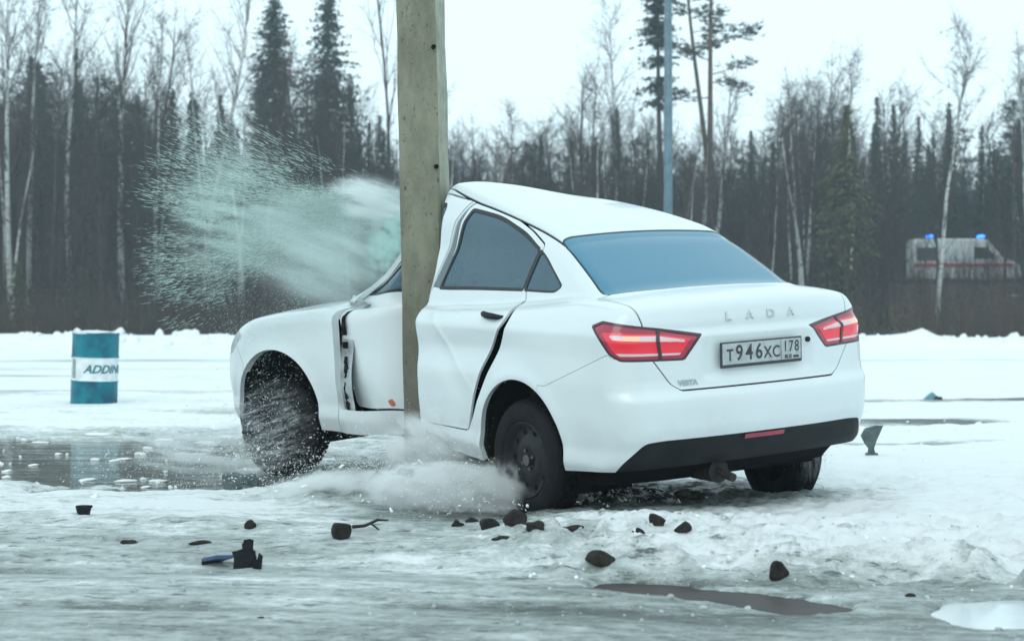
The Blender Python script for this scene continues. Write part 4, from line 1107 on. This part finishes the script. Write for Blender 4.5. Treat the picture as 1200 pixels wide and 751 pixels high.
# ---- oil drum
drum = link('oil_drum', None, None, 'teal steel oil drum with a white lettered band standing in the snow', 'drum')
dp = gp(110, 472); drum.location = (dp[0], dp[1], gz(dp[0], dp[1])-.015); drum.rotation_euler = (math.radians(1), math.radians(2.0), 0)
RD = .278
def drum_prof(z):
    return RD+.010*math.exp(-((z-.285)/.014)**2)+.010*math.exp(-((z-.565)/.014)**2)
teal = mat('teal_drum_paint', (.002, .185, .235), .45, spec=.3, noise=(6, .5, (.004, .07, .12)), bump=(7, .5))
band = mat('white_drum_band', (.72, .77, .78), .45, noise=(7, .3))
def drum_part(name, z0, z1, m, caps=()):
    mb = MB(); zs = np.linspace(z0, z1, 22); pr = [(drum_prof(z), z) for z in zs]
    if 'b' in caps: pr = [(0, z0+.02), (RD-.012, z0+.02), (RD-.01, z0), (RD+.006, z0), (RD+.006, z0+.012)]+pr[1:]
    if 't' in caps: pr = pr[:-1]+[(RD+.006, z1-.012), (RD+.006, z1), (RD-.010, z1), (RD-.012, z1-.02), (0, z1-.02)]
    mb.lathe(pr, 40); return link(name, smooth_by_angle(mb.mesh(name, m)), drum)
drum_part('lower_shell', 0, .285, teal, 'b'); bn = drum_part('band', .285, .565, band); drum_part('upper_shell', .565, .86, teal, 't')
def on_drum(txt, a0, zc, size, m, name, shear=.35):
    V, F = text_mesh(txt, size, shear, .004, 1.05); V[:, 0] -= V[:, 0].min()
    a = a0+V[:, 0]/RD; r = RD+.004
    P = np.stack([r*np.sin(a), -r*np.cos(a), zc+V[:, 1]], 1); link(name, new_mesh(name, P, F, m), bn)
on_drum('ADDINOL', -.28, .425, .135, mat('drum_lettering', (.02, .16, .20), .5), 'lettering')
mb = MB()
a = np.linspace(-.95, -.72, 5); r = RD+.0035
V = [(r*math.sin(q), -r*math.cos(q), z) for q in a for z in (.31, .54)]
link('side_mark', new_mesh('side_mark', V, [(2*i, 2*i+2, 2*i+3, 2*i+1) for i in range(4)], mat('drum_mark', (.30, .38, .40), .5, noise=(30, .6))), bn)
V, F = lump(77, (RD-.01, RD-.01, .035), .25, .3); link('snow_cap', new_mesh('snow_cap', V+np.array([0, 0, .858]), F, band, True), drum)
mb = MB(); mb.tube([(.14, 0, .838), (.14, 0, .85)], .03, 12); mb.build('bung', teal, drum)
# ---- ambulance on the far road
amb_o = link('ambulance', None, None, 'white ambulance van with lit blue beacons and a red stripe on the far road', 'ambulance')
amb_o.location = (22.25, 95.5, ROADZ+.05)
aw = mat('ambulance_white', (.60, .64, .65), .35, noise=(1.5, .15)); ag = mat('ambulance_glass', (.015, .02, .024), .08); ar = mat('ambulance_red', (.45, .03, .05), .4)
blue = mat('blue_beacon', (.02, .10, .8), .2, emit=((.02, .13, 1.0), 6.0))
prof = [(0, .38), (0, 2.35), (.04, 2.5), (.14, 2.58), (3.95, 2.58), (4.15, 2.50), (4.30, 2.36), (4.98, 1.52), (5.55, 1.33), (5.85, 1.15), (5.98, .85), (6.0, .42), (5.4, .34), (.3, .34)]
def extrude(prof, w, inset=.09):
    V = []; F = []; n = len(prof); cx = sum(p[0] for p in prof)/n; cz = sum(p[1] for p in prof)/n
    rings = [(-w, inset), (-w+.07, .02), (-w+.16, 0), (w-.16, 0), (w-.07, .02), (w, inset)]
    for y, ins in rings:
        for x, z in prof:
            dx, dz = cx-x, cz-z; L = math.hypot(dx, dz); V.append((x+dx/L*ins, y*(1-.10*max(0, (z-1.3))/1.3), z+dz/L*ins))
    for i in range(len(rings)-1):
        for j in range(n): F.append((i*n+j, (i+1)*n+j, (i+1)*n+(j+1) % n, i*n+(j+1) % n))
    F.append(tuple(range(n))); F.append(tuple((len(rings)-1)*n+j for j in range(n))[::-1]); return V, F
link('body', smooth_by_angle(new_mesh('body', *extrude(prof, 1.0), aw), 40), amb_o)
def side_panel(name, poly, m, y=-1.012, th=.012, par=None):
    n = len(poly); yy = lambda z: y*(1-.10*max(0, (z-1.3))/1.3)
    V = [(x, yy(z)-.004, z) for x, z in poly]+[(x, yy(z)+.06, z) for x, z in poly]
    F = [tuple(range(n))]+[(i, i+n, (i+1) % n+n, (i+1) % n) for i in range(n)]
    return link(name, new_mesh(name, V, F, m), par or amb_o)
side_panel('rear_side_window', [(.18, 1.38), (1.30, 1.38), (1.30, 2.08), (.18, 2.08)], ag)
side_panel('sliding_door_window', [(1.95, 1.45), (2.55, 1.45), (2.55, 2.05), (1.95, 2.05)], mat('frosted_glass', (.45, .52, .54), .3))
side_panel('cab_window', [(3.35, 1.48), (4.55, 1.48), (4.12, 2.10), (3.35, 2.10)], ag)
side_panel('red_stripe', [(.05, 1.02), (5.6, 1.02), (5.45, 1.20), (.05, 1.20)], ar, -1.006)
side_panel('red_cross_upright', [(1.52, 1.0), (1.66, 1.0), (1.66, 1.42), (1.52, 1.42)], ar, -1.016)
side_panel('red_cross_bar', [(1.38, 1.14), (1.80, 1.14), (1.80, 1.28), (1.38, 1.28)], ar, -1.02)
V = [(4.32, -.80, 2.28), (4.32, .80, 2.28), (4.96, .86, 1.56), (4.96, -.86, 1.56)]; V = [(x+.03, y, z+.03) for x, y, z in V]
link('windscreen', new_mesh('windscreen', V, [(0, 1, 2, 3)], ag), amb_o)
for x in (.95, 4.85):
    for s_ in (-1, 1):
        wh = link('wheel', None, amb_o); wh.location = (x, .86*s_, .34); wh.rotation_euler = (math.radians(90), 0, 0)
        mb = MB(); mb.lathe([(.2, -.11), (.31, -.11), (.34, -.08), (.34, .08), (.31, .11), (.2, .11)], 24, closed=True); mb.build('tyre', rubber, wh)
        mb = MB(); mb.lathe([(0, -.09), (.12, -.09), (.2, -.10), (.2, .10), (.12, .09), (0, .09)], 16); mb.build('rim', galv, wh)
for x in (1.02, 3.88):
    bc = link('beacon', None, amb_o)
    mb = MB(); mb.box((x, -.35, 2.61), (.16, .42, .04), bev=.02); mb.build('beacon_base', black_plastic, bc)
    mb = MB(); mb.box((x, -.35, 2.72), (.13, .40, .08), bev=.05); mb.build('beacon_dome', blue, bc)
mb = MB(); mb.box((5.93, -.72, .88), (.05, .16, .10), bev=.03); mb.build('headlight', clear_lens, amb_o)
mb = MB(); mb.box((4.35, -1.12, 1.62), (.07, .10, .16), bev=.03); mb.build('wing_mirror', black_plastic, amb_o)
# ---- debris thrown over the slush
blk = mat('broken_black_plastic', (.005, .006, .008), .5, spec=.25, bump=(25, .3)); bluep = mat('blue_plastic', (.03, .07, .17), .4, noise=(20, .3))
mudm = mat('frozen_mud', (.014, .012, .012), .85, spec=.2, noise=(22, .5, (.035, .03, .028)), bump=(35, .6)); gryp = mat('torn_grey_plastic', (.10, .14, .14), .6, noise=(14, .5), bump=(20, .3))
def sheet(poly, th, R, bend=0.0):
    """a torn plastic plate: outline in its own plane, thickness, turned by R"""
    n = len(poly); P = np.array(poly, float); V = []
    for s_ in (-1, 1): V += [np.array([x, s_*th/2+bend*(x*x-z*z), z]) for x, z in P]
    F = [tuple(range(n))[::-1], tuple(range(n, 2*n))]+[(i, (i+1) % n, (i+1) % n+n, i+n) for i in range(n)]
    return (np.array(V)@np.array(R).T), F
def ground_thing(name, lab, u, v, sink=.01, cat='debris'):
    p = ray_ground(u, v)
    o = link(name, None, None, lab, cat); o.location = (p[0], p[1], gz(p[0], p[1])-sink); return o
def rock(name, lab, u, v, size, seed, m=mudm, sink=.015, rz=0, cat='clod'):
    V, F = lump(seed, size); V[:, 2] += size[2]*.75
    p = ray_ground(u, v)
    o = link(name, new_mesh(name, V, F, m, True), None, lab, cat); o.location = (p[0], p[1]+size[1]*.5, gz(p[0], p[1]+size[1]*.5)-sink); o.rotation_euler = (0, 0, rz); return o
o = ground_thing('broken_bracket', 'jagged black plastic bracket standing upright in the slush', 291, 665)
for poly, R, nm in (([(-.062, 0), (.028, 0), (.032, .03), (.030, .075), (.020, .085), (.022, .122), (.008, .128), (-.018, .125), (-.020, .112), (-.026, .108), (-.024, .088), (-.05, .080), (-.066, .078), (-.058, .045)], rotm(.25, 0, -.12), 'main_plate'),
                    ([(.022, .0), (.060, .004), (.072, .062), (.060, .075), (.050, .050), (.036, .040), (.028, .02)], rotm(-.45, 0, .1), 'side_spike'),
                    ([(-.06, 0), (.03, 0), (.028, .055), (-.052, .07)], rotm(.1, 0, -.5), 'rear_web')):
    V, F = sheet(poly, .010, R, .6); link(nm, new_mesh(nm, V+np.array([0, .03 if nm == 'rear_web' else 0, .0]), F, blk), o)
o = ground_thing('blue_trim_piece', 'flat blue trim piece lying beside the jagged black bracket', 254, 664)
V, F = sheet([(-.055, -.04), (.03, -.05), (.06, .045), (-.01, .06)], .014, rotm(.3, 0, math.radians(90-14)), 0); V[:, 2] += .045; link('panel', new_mesh('panel', V, F, bluep), o)
V, F = sheet([(-.057, -.045), (.028, -.054), (.03, -.05), (-.055, -.038)], .022, rotm(.3, 0, math.radians(90-14)), 0); V[:, 2] += .036; link('edge_strip', new_mesh('edge_strip', V, F, blk), o)
o = ground_thing('broken_cup', 'small dark broken plastic cup lying alone on the slush', 98, 602)
mb = MB(); mb.lathe([(0, .0), (.030, .0), (.043, .052), (.039, .052), (.027, .006), (0, .006)], 12); mb.build('bowl', blk, o)
mb = MB(); mb.box((.03, -.02, .05), (.02, .005, .006), rotm(.5, 0, 0)); mb.build('torn_lip', blk, o)
rock('mud_ball', 'round dark ball of frozen mud with a twig, on the slush', 400, 632, (.046, .046, .052), 1)
tw_o = MB(); p = ray_ground(420, 622); tw_o.tube([(p[0]-.03, p[1], p[2]+.02), (p[0]+.03, p[1], p[2]+.025), (p[0]+.09, p[1]+.03, p[2]+.05), (p[0]+.14, p[1]+.05, p[2]+.045)], [.010, .008, .007, .004], 6); tw_o.tube([(p[0]+.06, p[1]+.01, p[2]+.035), (p[0]+.10, p[1]-.02, p[2]+.01)], [.006, .004], 5)
tw_o.build('broken_twig', mudm, None, label='short dark broken twig sticking out beside the round mud ball', cat='twig')
rock('mud_clod', 'small domed dark clod just behind the jagged black bracket', 293, 619, (.033, .03, .026), 2)
rock('mud_clod', 'flat grey clod on the slush between the dark cup and the bracket', 150, 637, (.050, .035, .016), 3)
rock('mud_clod', 'low twisted dark clod lying left behind the blue trim piece', 238, 637, (.055, .02, .018), 4)
rock('stone', 'rounded dark stone at the foot of the ploughed snow bank', 705, 664, (.062, .05, .038), 5, cat='stone')
rock('stone', 'peaked dark stone on the bank above the muddy puddle', 914, 677, (.036, .03, .046), 6, cat='stone')
rock('stone', 'small dark stone on top of the snow bank under the number plate', 801, 631, (.034, .03, .026), 7, cat='stone')
rock('stone', 'thin flat dark stone in the snow bank beside the rear tyre', 669, 622, (.052, .03, .016), 8, cat='stone')
rock('stone', 'tiny dark stone in the wet rut near the icy pool', 1066, 699, (.024, .02, .014), 9, cat='stone')
rock('stone', 'tiny dark pebble at the front of the wet slush', 305, 724, (.014, .012, .010), 10, cat='stone')
for i, (u, v, sx, sz) in enumerate(((574, 618, .05, .04), (604, 614, .06, .05), (628, 618, .045, .028), (552, 612, .04, .03), (586, 630, .04, .022), (537, 616, .03, .03), (770, 617, .04, .03), (748, 622, .03, .02))):
    o = rock('slush_clod', 'dirty dark slush clod churned up in front of the rear wheel' if i < 6 else 'grey slush clod sunk in the snow bank behind the car', u, v, (sx, sx*.8, sz), 20+i, sink=.03); o['group'] = 'clods by the rear wheel' if i < 6 else 'clods in the bank'
# grey liner block by the front wheel
o = ground_thing('wheel_liner_piece', 'torn grey block of wheel-arch liner lying by the front wheel', 282, 573)
V, F = sheet([(-.10, 0), (.10, .01), (.115, .07), (.08, .105), (.02, .095), (-.04, .11), (-.105, .10)], .05, rotm(-.15, 0, .15), .8); link('liner', new_mesh('liner', V, F, gryp), o)
V, F = sheet([(-.02, .02), (.10, .0), (.13, .05), (.04, .07)], .02, rotm(-.5, .2, .8), .5); link('torn_flange', new_mesh('torn_flange', V, F, gryp), o)
o = ground_thing('plastic_flap', 'grey torn plastic flap with a narrow neck standing in the snow beyond the rear bumper', 1019, 533)
V, F = sheet([(-.02, .0), (.05, .0), (.045, .03), (.03, .06), (.04, .12), (.055, .24), (-.01, .245), (-.09, .22), (-.10, .16), (-.055, .10), (-.015, .06)], .012, rotm(.4, 0, .1), 1.2); link('flap', new_mesh('flap', V, F, gryp), o)
mb = MB(); mb.box((.015, 0, .012), (.045, .03, .014), bev=.006); mb.build('foot', gryp, o)
o = ground_thing('blue_scrap', 'small pale blue scrap lying far out on the snow behind the car', 1092, 467)
V, F = sheet([(-.11, 0), (.09, .0), (.06, .05), (-.01, .10), (-.06, .06)], .03, rotm(.2, 0, .3), .6); link('scrap', new_mesh('scrap', V, F, mat('pale_blue_plastic', (.22, .40, .48), .5)), o)
V, F = sheet([(.02, .0), (.13, .0), (.12, .03), (.05, .045)], .02, rotm(-.3, 0, .5), .6); link('torn_corner', new_mesh('torn_corner', V, F, gryp), o)
# ---- snow clods on the bank and along the ruts (uncountable)
def clods(name, n, seed, pos, smin_, smax_, m, lab):
    r = np.random.default_rng(seed); Vs = []; Fs = []; b = 0
    P = pos(r, n); z = ground_h(P[:, 0], P[:, 1]); protos = [lump(900+i, (1, 1, .75), .4, .1, 1)[0] for i in range(8)]
    for i in range(n):
        s = smin_*(smax_/smin_)**(r.random()**2.2); a = r.random()*6.28; V = protos[i % 8]*s*np.array([1, .9, 1])
        V = V@rotm(a, r.normal()*.5, r.normal()*.5).T+np.array([P[i, 0], P[i, 1], z[i]+.0*s]); Vs.append(V); Fs.append(IF1+b); b += len(V)
    link(name, new_mesh(name, np.concatenate(Vs), np.concatenate(Fs), m, True), None, lab, 'snow', kind='stuff')
snow_m = mat('snow_clod', (.84, .87, .88), .6, noise=(9, .12), bump=(40, .5)); slush_m = mat('slush_clod', (.46, .50, .50), .4, noise=(12, .4), bump=(40, .5))
def bankpos(r, n):
    x = r.uniform(-.3, 4.2, n); k = r.integers(0, 3, n)
    y = np.where(k == 0, 7.5-.16*x+r.normal(size=n)*.35, np.where(k == 1, 6.80-.10*x+r.normal(size=n)*.07, r.uniform(7.2, 10.5, n))); return np.stack([x, y], 1)
clods('snow_clods', 260, 41, bankpos, .004, .014, snow_m, 'loose white snow clods along the ploughed bank')
clods('slush_clods', 700, 42, lambda r, n: np.stack([r.uniform(-3, 2.4, n), r.uniform(5.0, 8.2, n)], 1), .004, .018, slush_m, 'grey slush crumbs strewn over the wet foreground')
clods('snow_clods', 420, 43, lambda r, n: np.stack([r.uniform(-7, 8, n), r.uniform(9.6, 19, n)], 1), .01, .05, snow_m, 'snow lumps scattered round the puddle and the field')
clods('bank_lumps', 300, 44, lambda r, n: np.stack([r.uniform(-24, 24, n), 57+r.normal(size=n)*1.0], 1), .08, .30, snow_m, 'frozen lumps along the crest of the far snow bank')

# half-melted slush floating on the standing water
def floes(n, seed):
    r = np.random.default_rng(seed); Vs, Fs, b = [], [], 0; pr = [lump(970+i, (1, 1, 1), .45, .2, 1)[0] for i in range(8)]
    for i in range(n):
        y = 10.2+6.0*r.random(); x = -.34*y+(.34*y-.5)*r.random(); s = .012*(12)**(r.random()**2.4)
        if gz(x, y) > -.02: continue
        V = pr[i % 8]*np.array([s, s*.55, .012+.03*s]); V = V@rotm(r.normal()*.4, 0, 0).T+np.array([x, y, -.040]); Vs.append(V); Fs.append(IF1+b); b += len(V)
    link('floating_slush', new_mesh('floating_slush', np.concatenate(Vs), np.concatenate(Fs), snow_m, True), None, 'half-melted slush patches floating on the puddle by the drum', 'slush', kind='stuff')
floes(130, 45)
# ================================================================ WATER AND GLASS IN THE AIR
OCT_V = np.array([(1, 0, 0), (-1, 0, 0), (0, 1, 0), (0, -1, 0), (0, 0, 1), (0, 0, -1)], float)
OCT_F = np.array([(0, 2, 4), (2, 1, 4), (1, 3, 4), (3, 0, 4), (2, 0, 5), (1, 2, 5), (3, 1, 5), (0, 3, 5)])
TET_V = np.array([(1, 0, 0), (-1, .25, .1), (-.8, -.5, .6), (-.7, -.3, -.8)], float); TET_F = np.array([(0, 1, 2), (0, 2, 3), (0, 3, 1), (1, 3, 2)])
def swarm(name, P, D, L, W, m, lab, cat, tet=False, smooth=True):
    """n small bodies at P, long axis D, half length L, half width W"""
    BV, BF = (TET_V, TET_F) if tet else (OCT_V, OCT_F); n = len(P); r = np.random.default_rng(len(P))
    D = D/(np.linalg.norm(D, axis=1, keepdims=True)+1e-9); A = np.cross(D, r.normal(size=(n, 3))); A /= np.linalg.norm(A, axis=1, keepdims=True)+1e-9; B = np.cross(D, A)
    V = P[:, None]+BV[None, :, :1]*(D*L[:, None])[:, None]+BV[None, :, 1:2]*(A*W[:, None])[:, None]+BV[None, :, 2:]*(B*W[:, None])[:, None]
    F = BF[None]+(np.arange(n)*len(BV))[:, None, None]
    link(name, new_mesh(name, V.reshape(-1, 3), F.reshape(-1, 3), m, smooth), None, lab, cat, kind='stuff')
spray_m = mat('flung_slush', (.86, .90, .90), .25, spec=.6)
dirty_m = mat('dirty_water', (.30, .34, .34), .2, spec=.6)
def wpos(px): return c2w(deform(np.array([px], float)))[0]
def splash(name, lab, seed, jets, m=spray_m):
    r = np.random.default_rng(seed); Ps, Ds, Ls, Ws = [], [], [], []
    for (org, spread, vel, vs, tmax, n, s0, s1, el) in jets:
        v = np.array(vel)+r.normal(size=(n, 3))*np.array(vs); t = tmax*r.random(n)**.75
        # strands: droplets gather along a few dozen shared directions
        k = max(4, n//45); vk = np.array(vel)+r.normal(size=(k, 3))*np.array(vs); own = r.integers(0, k, n); st_ = r.random(n) < .65
        v = np.where(st_[:, None], vk[own]+r.normal(size=(n, 3))*.10, v)
        P = np.array(org)+r.normal(size=(n, 3))*np.array(spread)+v*t[:, None]; P[:, 2] -= 4.9*t*t; D = v.copy(); D[:, 2] -= 9.8*t
        ok = P[:, 2] > ground_h(P[:, 0], P[:, 1])-.005; P, D, tt = P[ok], D[ok], t[ok]; n2 = len(P)
        W = s0*(s1/s0)**(r.random(n2)**2.6); Ps.append(P); Ds.append(D); Ws.append(W); Ls.append(W*(1+el*r.random(n2)))
    swarm(name, np.concatenate(Ps), np.concatenate(Ds), np.concatenate(Ls), np.concatenate(Ws), m, lab, 'splash')
pb = np.array([PW[0]+.05, PW[1]-.28, .03]); fw = wpos((2.635, .90, .28)); rw = wpos((.02, .90, .2)); rr = wpos((0, -.85, .0))
splash('slush_splash', 'white slush bursting up round the foot of the concrete post', 51, [
    (pb, (.22, .12, .03), (.5, -.9, 1.5), (.9, .6, .8), .42, 14000, .0007, .0040, 1.8),
    (pb+[.35, -.25, 0], (.25, .15, .02), (.9, -.6, .9), (.8, .5, .5), .35, 13000, .0007, .0045, 1.8),
    (pb+[-.3, -.05, .02], (.25, .12, .03), (-.9, -.4, 1.2), (.9, .5, .6), .36, 10000, .0007, .0035, 2),
    (pb+[.55, -.55, 0], (.28, .12, .01), (.8, -.2, .5), (.7, .3, .3), .25, 9000, .0007, .0050, 1.5)])
splash('wheel_spray', 'streaks of slush and water flung off the turning front wheel', 52, [
    (fw+[0, 0, -.15], (.10, .05, .12), (-.8, -.5, 1.2), (1.1, .4, .9), .30, 2000, .0006, .0030, 4),
    (fw+[.05, 0, .12], (.14, .04, .12), (-.4, -.3, .3), (1.0, .2, .6), .18, 1000, .0006, .0030, 4),
    (fw+[-.2, -.1, -.22], (.25, .10, .02), (-1.4, -.1, .8), (1.0, .5, .5), .40, 6000, .0007, .0035, 3)])
splash('wheel_spray', 'thin fan of water flung off the rear wheel on the far side of the car', 53, [
    (rr+[.16, -.12, .02], (.05, .05, .02), (.35, -.5, 2.2), (.5, .3, .7), .22, 900, .0007, .0022, 7)])
splash('wheel_spray', 'slush spattering forward of the rear wheel beside the sill', 54, [
    (rw+[-.16, -.05, -.05], (.05, .05, .08), (-1.2, -.3, 1.0), (.7, .3, .5), .30, 1500, .0007, .0035, 3)])
def slush_lumps(name, lab, seed, jets):
    r = np.random.default_rng(seed); Vs, Fs, b = [], [], 0; pr = [lump(950+i, (1, .8, .7), .45, .2, 1)[0] for i in range(8)]
    for org, spread, vel, vs, tmax, n, s0, s1 in jets:
        for i in range(n):
            v = np.array(vel)+r.normal(size=3)*np.array(vs); t = tmax*r.random(); p = np.array(org)+r.normal(size=3)*np.array(spread)+v*t; p[2] -= 4.9*t*t
            if p[2] < gz(p[0], p[1])-.01: p[2] = gz(p[0], p[1])+.004
            d = v.copy(); d[2] -= 9.8*t; d /= np.linalg.norm(d)+1e-6; a = np.cross(d, r.normal(size=3)); a /= np.linalg.norm(a); M = np.stack([d, a, np.cross(d, a)], 1)
            s = s0*(s1/s0)**(r.random()**1.8); V = (pr[i % 8]*s*np.array([1+1.6*r.random(), 1, 1]))@M.T+p; Vs.append(V); Fs.append(IF1+b); b += len(V)
    link(name, new_mesh(name, np.concatenate(Vs), np.concatenate(Fs), spray_m, True), None, lab, 'splash', kind='stuff')
slush_lumps('slush_lumps', 'white lumps of wet slush tumbling out from the foot of the post', 57, [
    (pb+[.15, -.25, 0], (.25, .12, .03), (.7, -.7, 1.1), (.7, .4, .6), .32, 700, .002, .010), (pb+[.40, -.65, 0], (.30, .14, .01), (.5, -.3, .5), (.6, .3, .3), .18, 900, .003, .014),
    (pb+[-.2, -.35, 0], (.3, .1, .01), (-.6, -.2, .7), (.7, .3, .4), .22, 300, .002, .010), (fw+[-.1, -.1, -.2], (.15, .06, .08), (-.6, -.3, .8), (.9, .3, .6), .22, 160, .002, .008)])
# ---- shattered windscreen: a cloud of glass crumbs streaming forward
gl_m, T, gb2 = node_mat('flying_glass'); gb2.inputs['Base Color'].default_value = (.80, .95, .91, 1); gb2.inputs['Roughness'].default_value = .2; gb2.inputs['Specular IOR Level'].default_value = .7
tr = T.nodes.new('ShaderNodeBsdfTranslucent'); tr.inputs[0].default_value = (.82, .97, .93, 1); ms = T.nodes.new('ShaderNodeMixShader'); ms.inputs[0].default_value = .45
T.links.new(gb2.outputs[0], ms.inputs[1]); T.links.new(tr.outputs[0], ms.inputs[2]); T.links.new(ms.outputs[0], T.nodes['Material Output'].inputs[0])
SRC = at(462, 236, 10.55)
def glass(n, seed, l0, l1, spread_u, spread_d, drop, ypow, len0, len1, wid0, wid1, start=0.0):
    r = np.random.default_rng(seed); t = l0+(l1-l0)*r.random(n)**ypow
    a = np.clip(r.normal(size=n), -2.2, 2.2); ang = np.where(a < 0, -a*spread_u, -a*spread_d)-drop
    dy = r.normal(size=n)*.22; d = np.stack([-np.cos(ang), dy, np.sin(ang)], 1)
    P = SRC+d*t[:, None]+r.normal(size=(n, 3))*np.array([.03, .03, .035])*(1+start); P[:, 2] -= .10*t*t
    # clumped: thin out where a slow noise is low
    w = fbm(P[:, 0]*1.0+7, P[:, 2]*1.6, seed, 3, 2.6)+fbm(P[:, 0]*.5, P[:, 2]*6, seed+1, 2, 1.6)*.7
    keep = (r.random(n) < .5+1.5*w); P, d, t = P[keep], d[keep], t[keep]; n = len(P)
    d = d+r.normal(size=(n, 3))*.10; L = len0*(len1/len0)**r.random(n); W = wid0*(wid1/wid0)**r.random(n)
    return P, d, L, W
parts = [glass(16000, 61, .30, 1.50, .26, .17, .02, .8, .010, .045, .0012, .0028),       # long flying splinters
         glass(32000, 62, .02, 1.25, .26, .34, .22, .75, .0020, .0055, .0010, .0024),   # crumbs over the bonnet
         glass(15000, 63, .00, .42, .16, .20, .02, .9, .0018, .0045, .0012, .0026),     # dense puff at the post
         glass(9000, 64, .1, .95, .20, .30, .42, .8, .002, .006, .0010, .0022)]
swarm('glass_spray', *[np.concatenate([p[i] for p in parts]) for i in range(4)], gl_m, 'cloud of pale green glass crumbs bursting forward from the windscreen', 'glass', True, False)
# ---- the finest of it hangs as mist
def mist(name, lab, c, rad, dens, col, seed, scale=2.2, stretch=(1, 1, 1), rot=(0, 0, 0), lo=.42, hi=.68):
    global T, tc
    m, T, b = node_mat(name); T.nodes.remove(b); tc = T.nodes.new('ShaderNodeTexCoord')
    ln = T.nodes.new('ShaderNodeVectorMath'); ln.operation = 'LENGTH'; T.links.new(tc.outputs['Object'], ln.inputs[0])
    fall = rng(ln.outputs['Value'], .15, .98, 1, 0)
    mp = T.nodes.new('ShaderNodeMapping'); mp.inputs['Scale'].default_value = stretch; mp.inputs['Location'].default_value = (seed*3.1, seed*1.7, seed*.9); T.links.new(tc.outputs['Object'], mp.inputs[0])
    n = T.nodes.new('ShaderNodeTexNoise'); n.inputs['Scale'].default_value = scale; n.inputs['Detail'].default_value = 6; n.inputs['Roughness'].default_value = .65; T.links.new(mp.outputs[0], n.inputs['Vector'])
    d = mth('MULTIPLY', mth('MULTIPLY', rng(n.outputs[0], lo, hi), fall), dens)
    pv = T.nodes.new('ShaderNodeVolumePrincipled'); pv.inputs['Color'].default_value = (*col, 1); pv.inputs['Anisotropy'].default_value = .1
    T.links.new(d, pv.inputs['Density']); T.links.new(pv.outputs[0], T.nodes['Material Output'].inputs['Volume'])
    o = link(name, new_mesh(name, IC2, IF2, m), None, lab, 'mist', kind='stuff'); o.location = tuple(c); o.scale = tuple(rad); o.rotation_euler = rot
GC = (.90, .985, .97)
mist('glass_dust', 'dense white puff of glass dust beside the concrete post', at(432, 236, 10.5), (.32, .22, .19), 60, (.96, 1, 1), 1, 2.0, (.5, 1, 1.5), (0, .20, 0), .40, .75)
mist('glass_dust', 'veil of pale green glass dust drifting over the bonnet', at(375, 290, 10.6), (.62, .34, .46), 15, GC, 2, 2.0, (.6, 1, 1.8), (0, .35, 0), .36, .80)
mist('glass_dust', 'streaky green glass dust at the front of the burst', at(270, 252, 10.6), (.46, .3, .58), 8, (.86, .98, .95), 3, 2.6, (.6, 1, 4.0), (0, .25, 0), .42, .72)
mist('glass_dust', 'green curtain of crumbled glass hanging where the windscreen was', at(455, 282, 10.65), (.17, .18, .32), 24, (.80, .97, .93), 8, 2.6, (1, 1, 2.0), (0, .35, 0), .36, .70)
mist('slush_mist', 'soft white slush mist round the foot of the concrete post', np.array([PW[0]+.16, PW[1]-.55, .20]), (.46, .24, .32), 95, (.98, 1, 1), 4, 3.2, (1, 1, 1.6), (0, .45, 0), .42, .66)
mist('slush_foam', 'billow of white foam and slush breaking low in front of the post', np.array([PW[0]+.22, 9.05, .07]), (.56, .26, .20), 190, (.98, 1, 1), 9, 3.4, (1, 1, .6), (0, .10, 0), .40, .60)
mist('slush_foam', 'streak of white foam running low from the post to the rear wheel', np.array([PW[0]+.62, 9.10, .10]), (.36, .18, .17), 170, (.98, 1, 1), 10, 3.4, (1, 1, .6), (0, .30, 0), .42, .62)
mist('slush_foam', 'low white foam spreading over the slush under the front door', np.array([PW[0]-.35, 9.45, .05]), (.60, .26, .15), 150, (.98, 1, 1), 11, 3.0, (.7, 1, .6), (0, -.05, 0), .44, .64)
mist('slush_mist', 'white water mist whirled up by the front wheel', fw+np.array([-.02, -.16, -.06]), (.38, .14, .38), 60, (.97, 1, 1), 5, 4.2, (.7, 1, 2.8), (0, -.3, 0), .55, .72)
mist('slush_mist', 'faint mist drifting off the puddle before the front wheel', fw+np.array([-.45, -.05, -.22]), (.6, .24, .20), 34, (.95, .99, 1), 6, 2.8, (.5, 1, 1.6), (0, .1, 0), .46, .70)
mist('slush_mist', 'thin fan of mist behind the far rear wheel', rr+np.array([.16, -.30, .17]), (.14, .10, .19), 26, (.95, .99, 1), 7, 3.4, (2.8, 1, .6), (0, 0, 0), .46, .70)
# ---- damp air over the field
hz, T, hb = node_mat('damp_air'); T.nodes.remove(hb); pv = T.nodes.new('ShaderNodeVolumePrincipled')
pv.inputs['Color'].default_value = (.80, .93, 1.0, 1); pv.inputs['Density'].default_value = HAZE; pv.inputs['Anisotropy'].default_value = .2
T.links.new(pv.outputs[0], T.nodes['Material Output'].inputs['Volume'])
mb = MB(); mb.box((0, 102, 20), (135, 118, 24)); mb.build('haze', hz, None, label='thin damp haze hanging over the snowfield and the wood', cat='haze', kind='stuff')
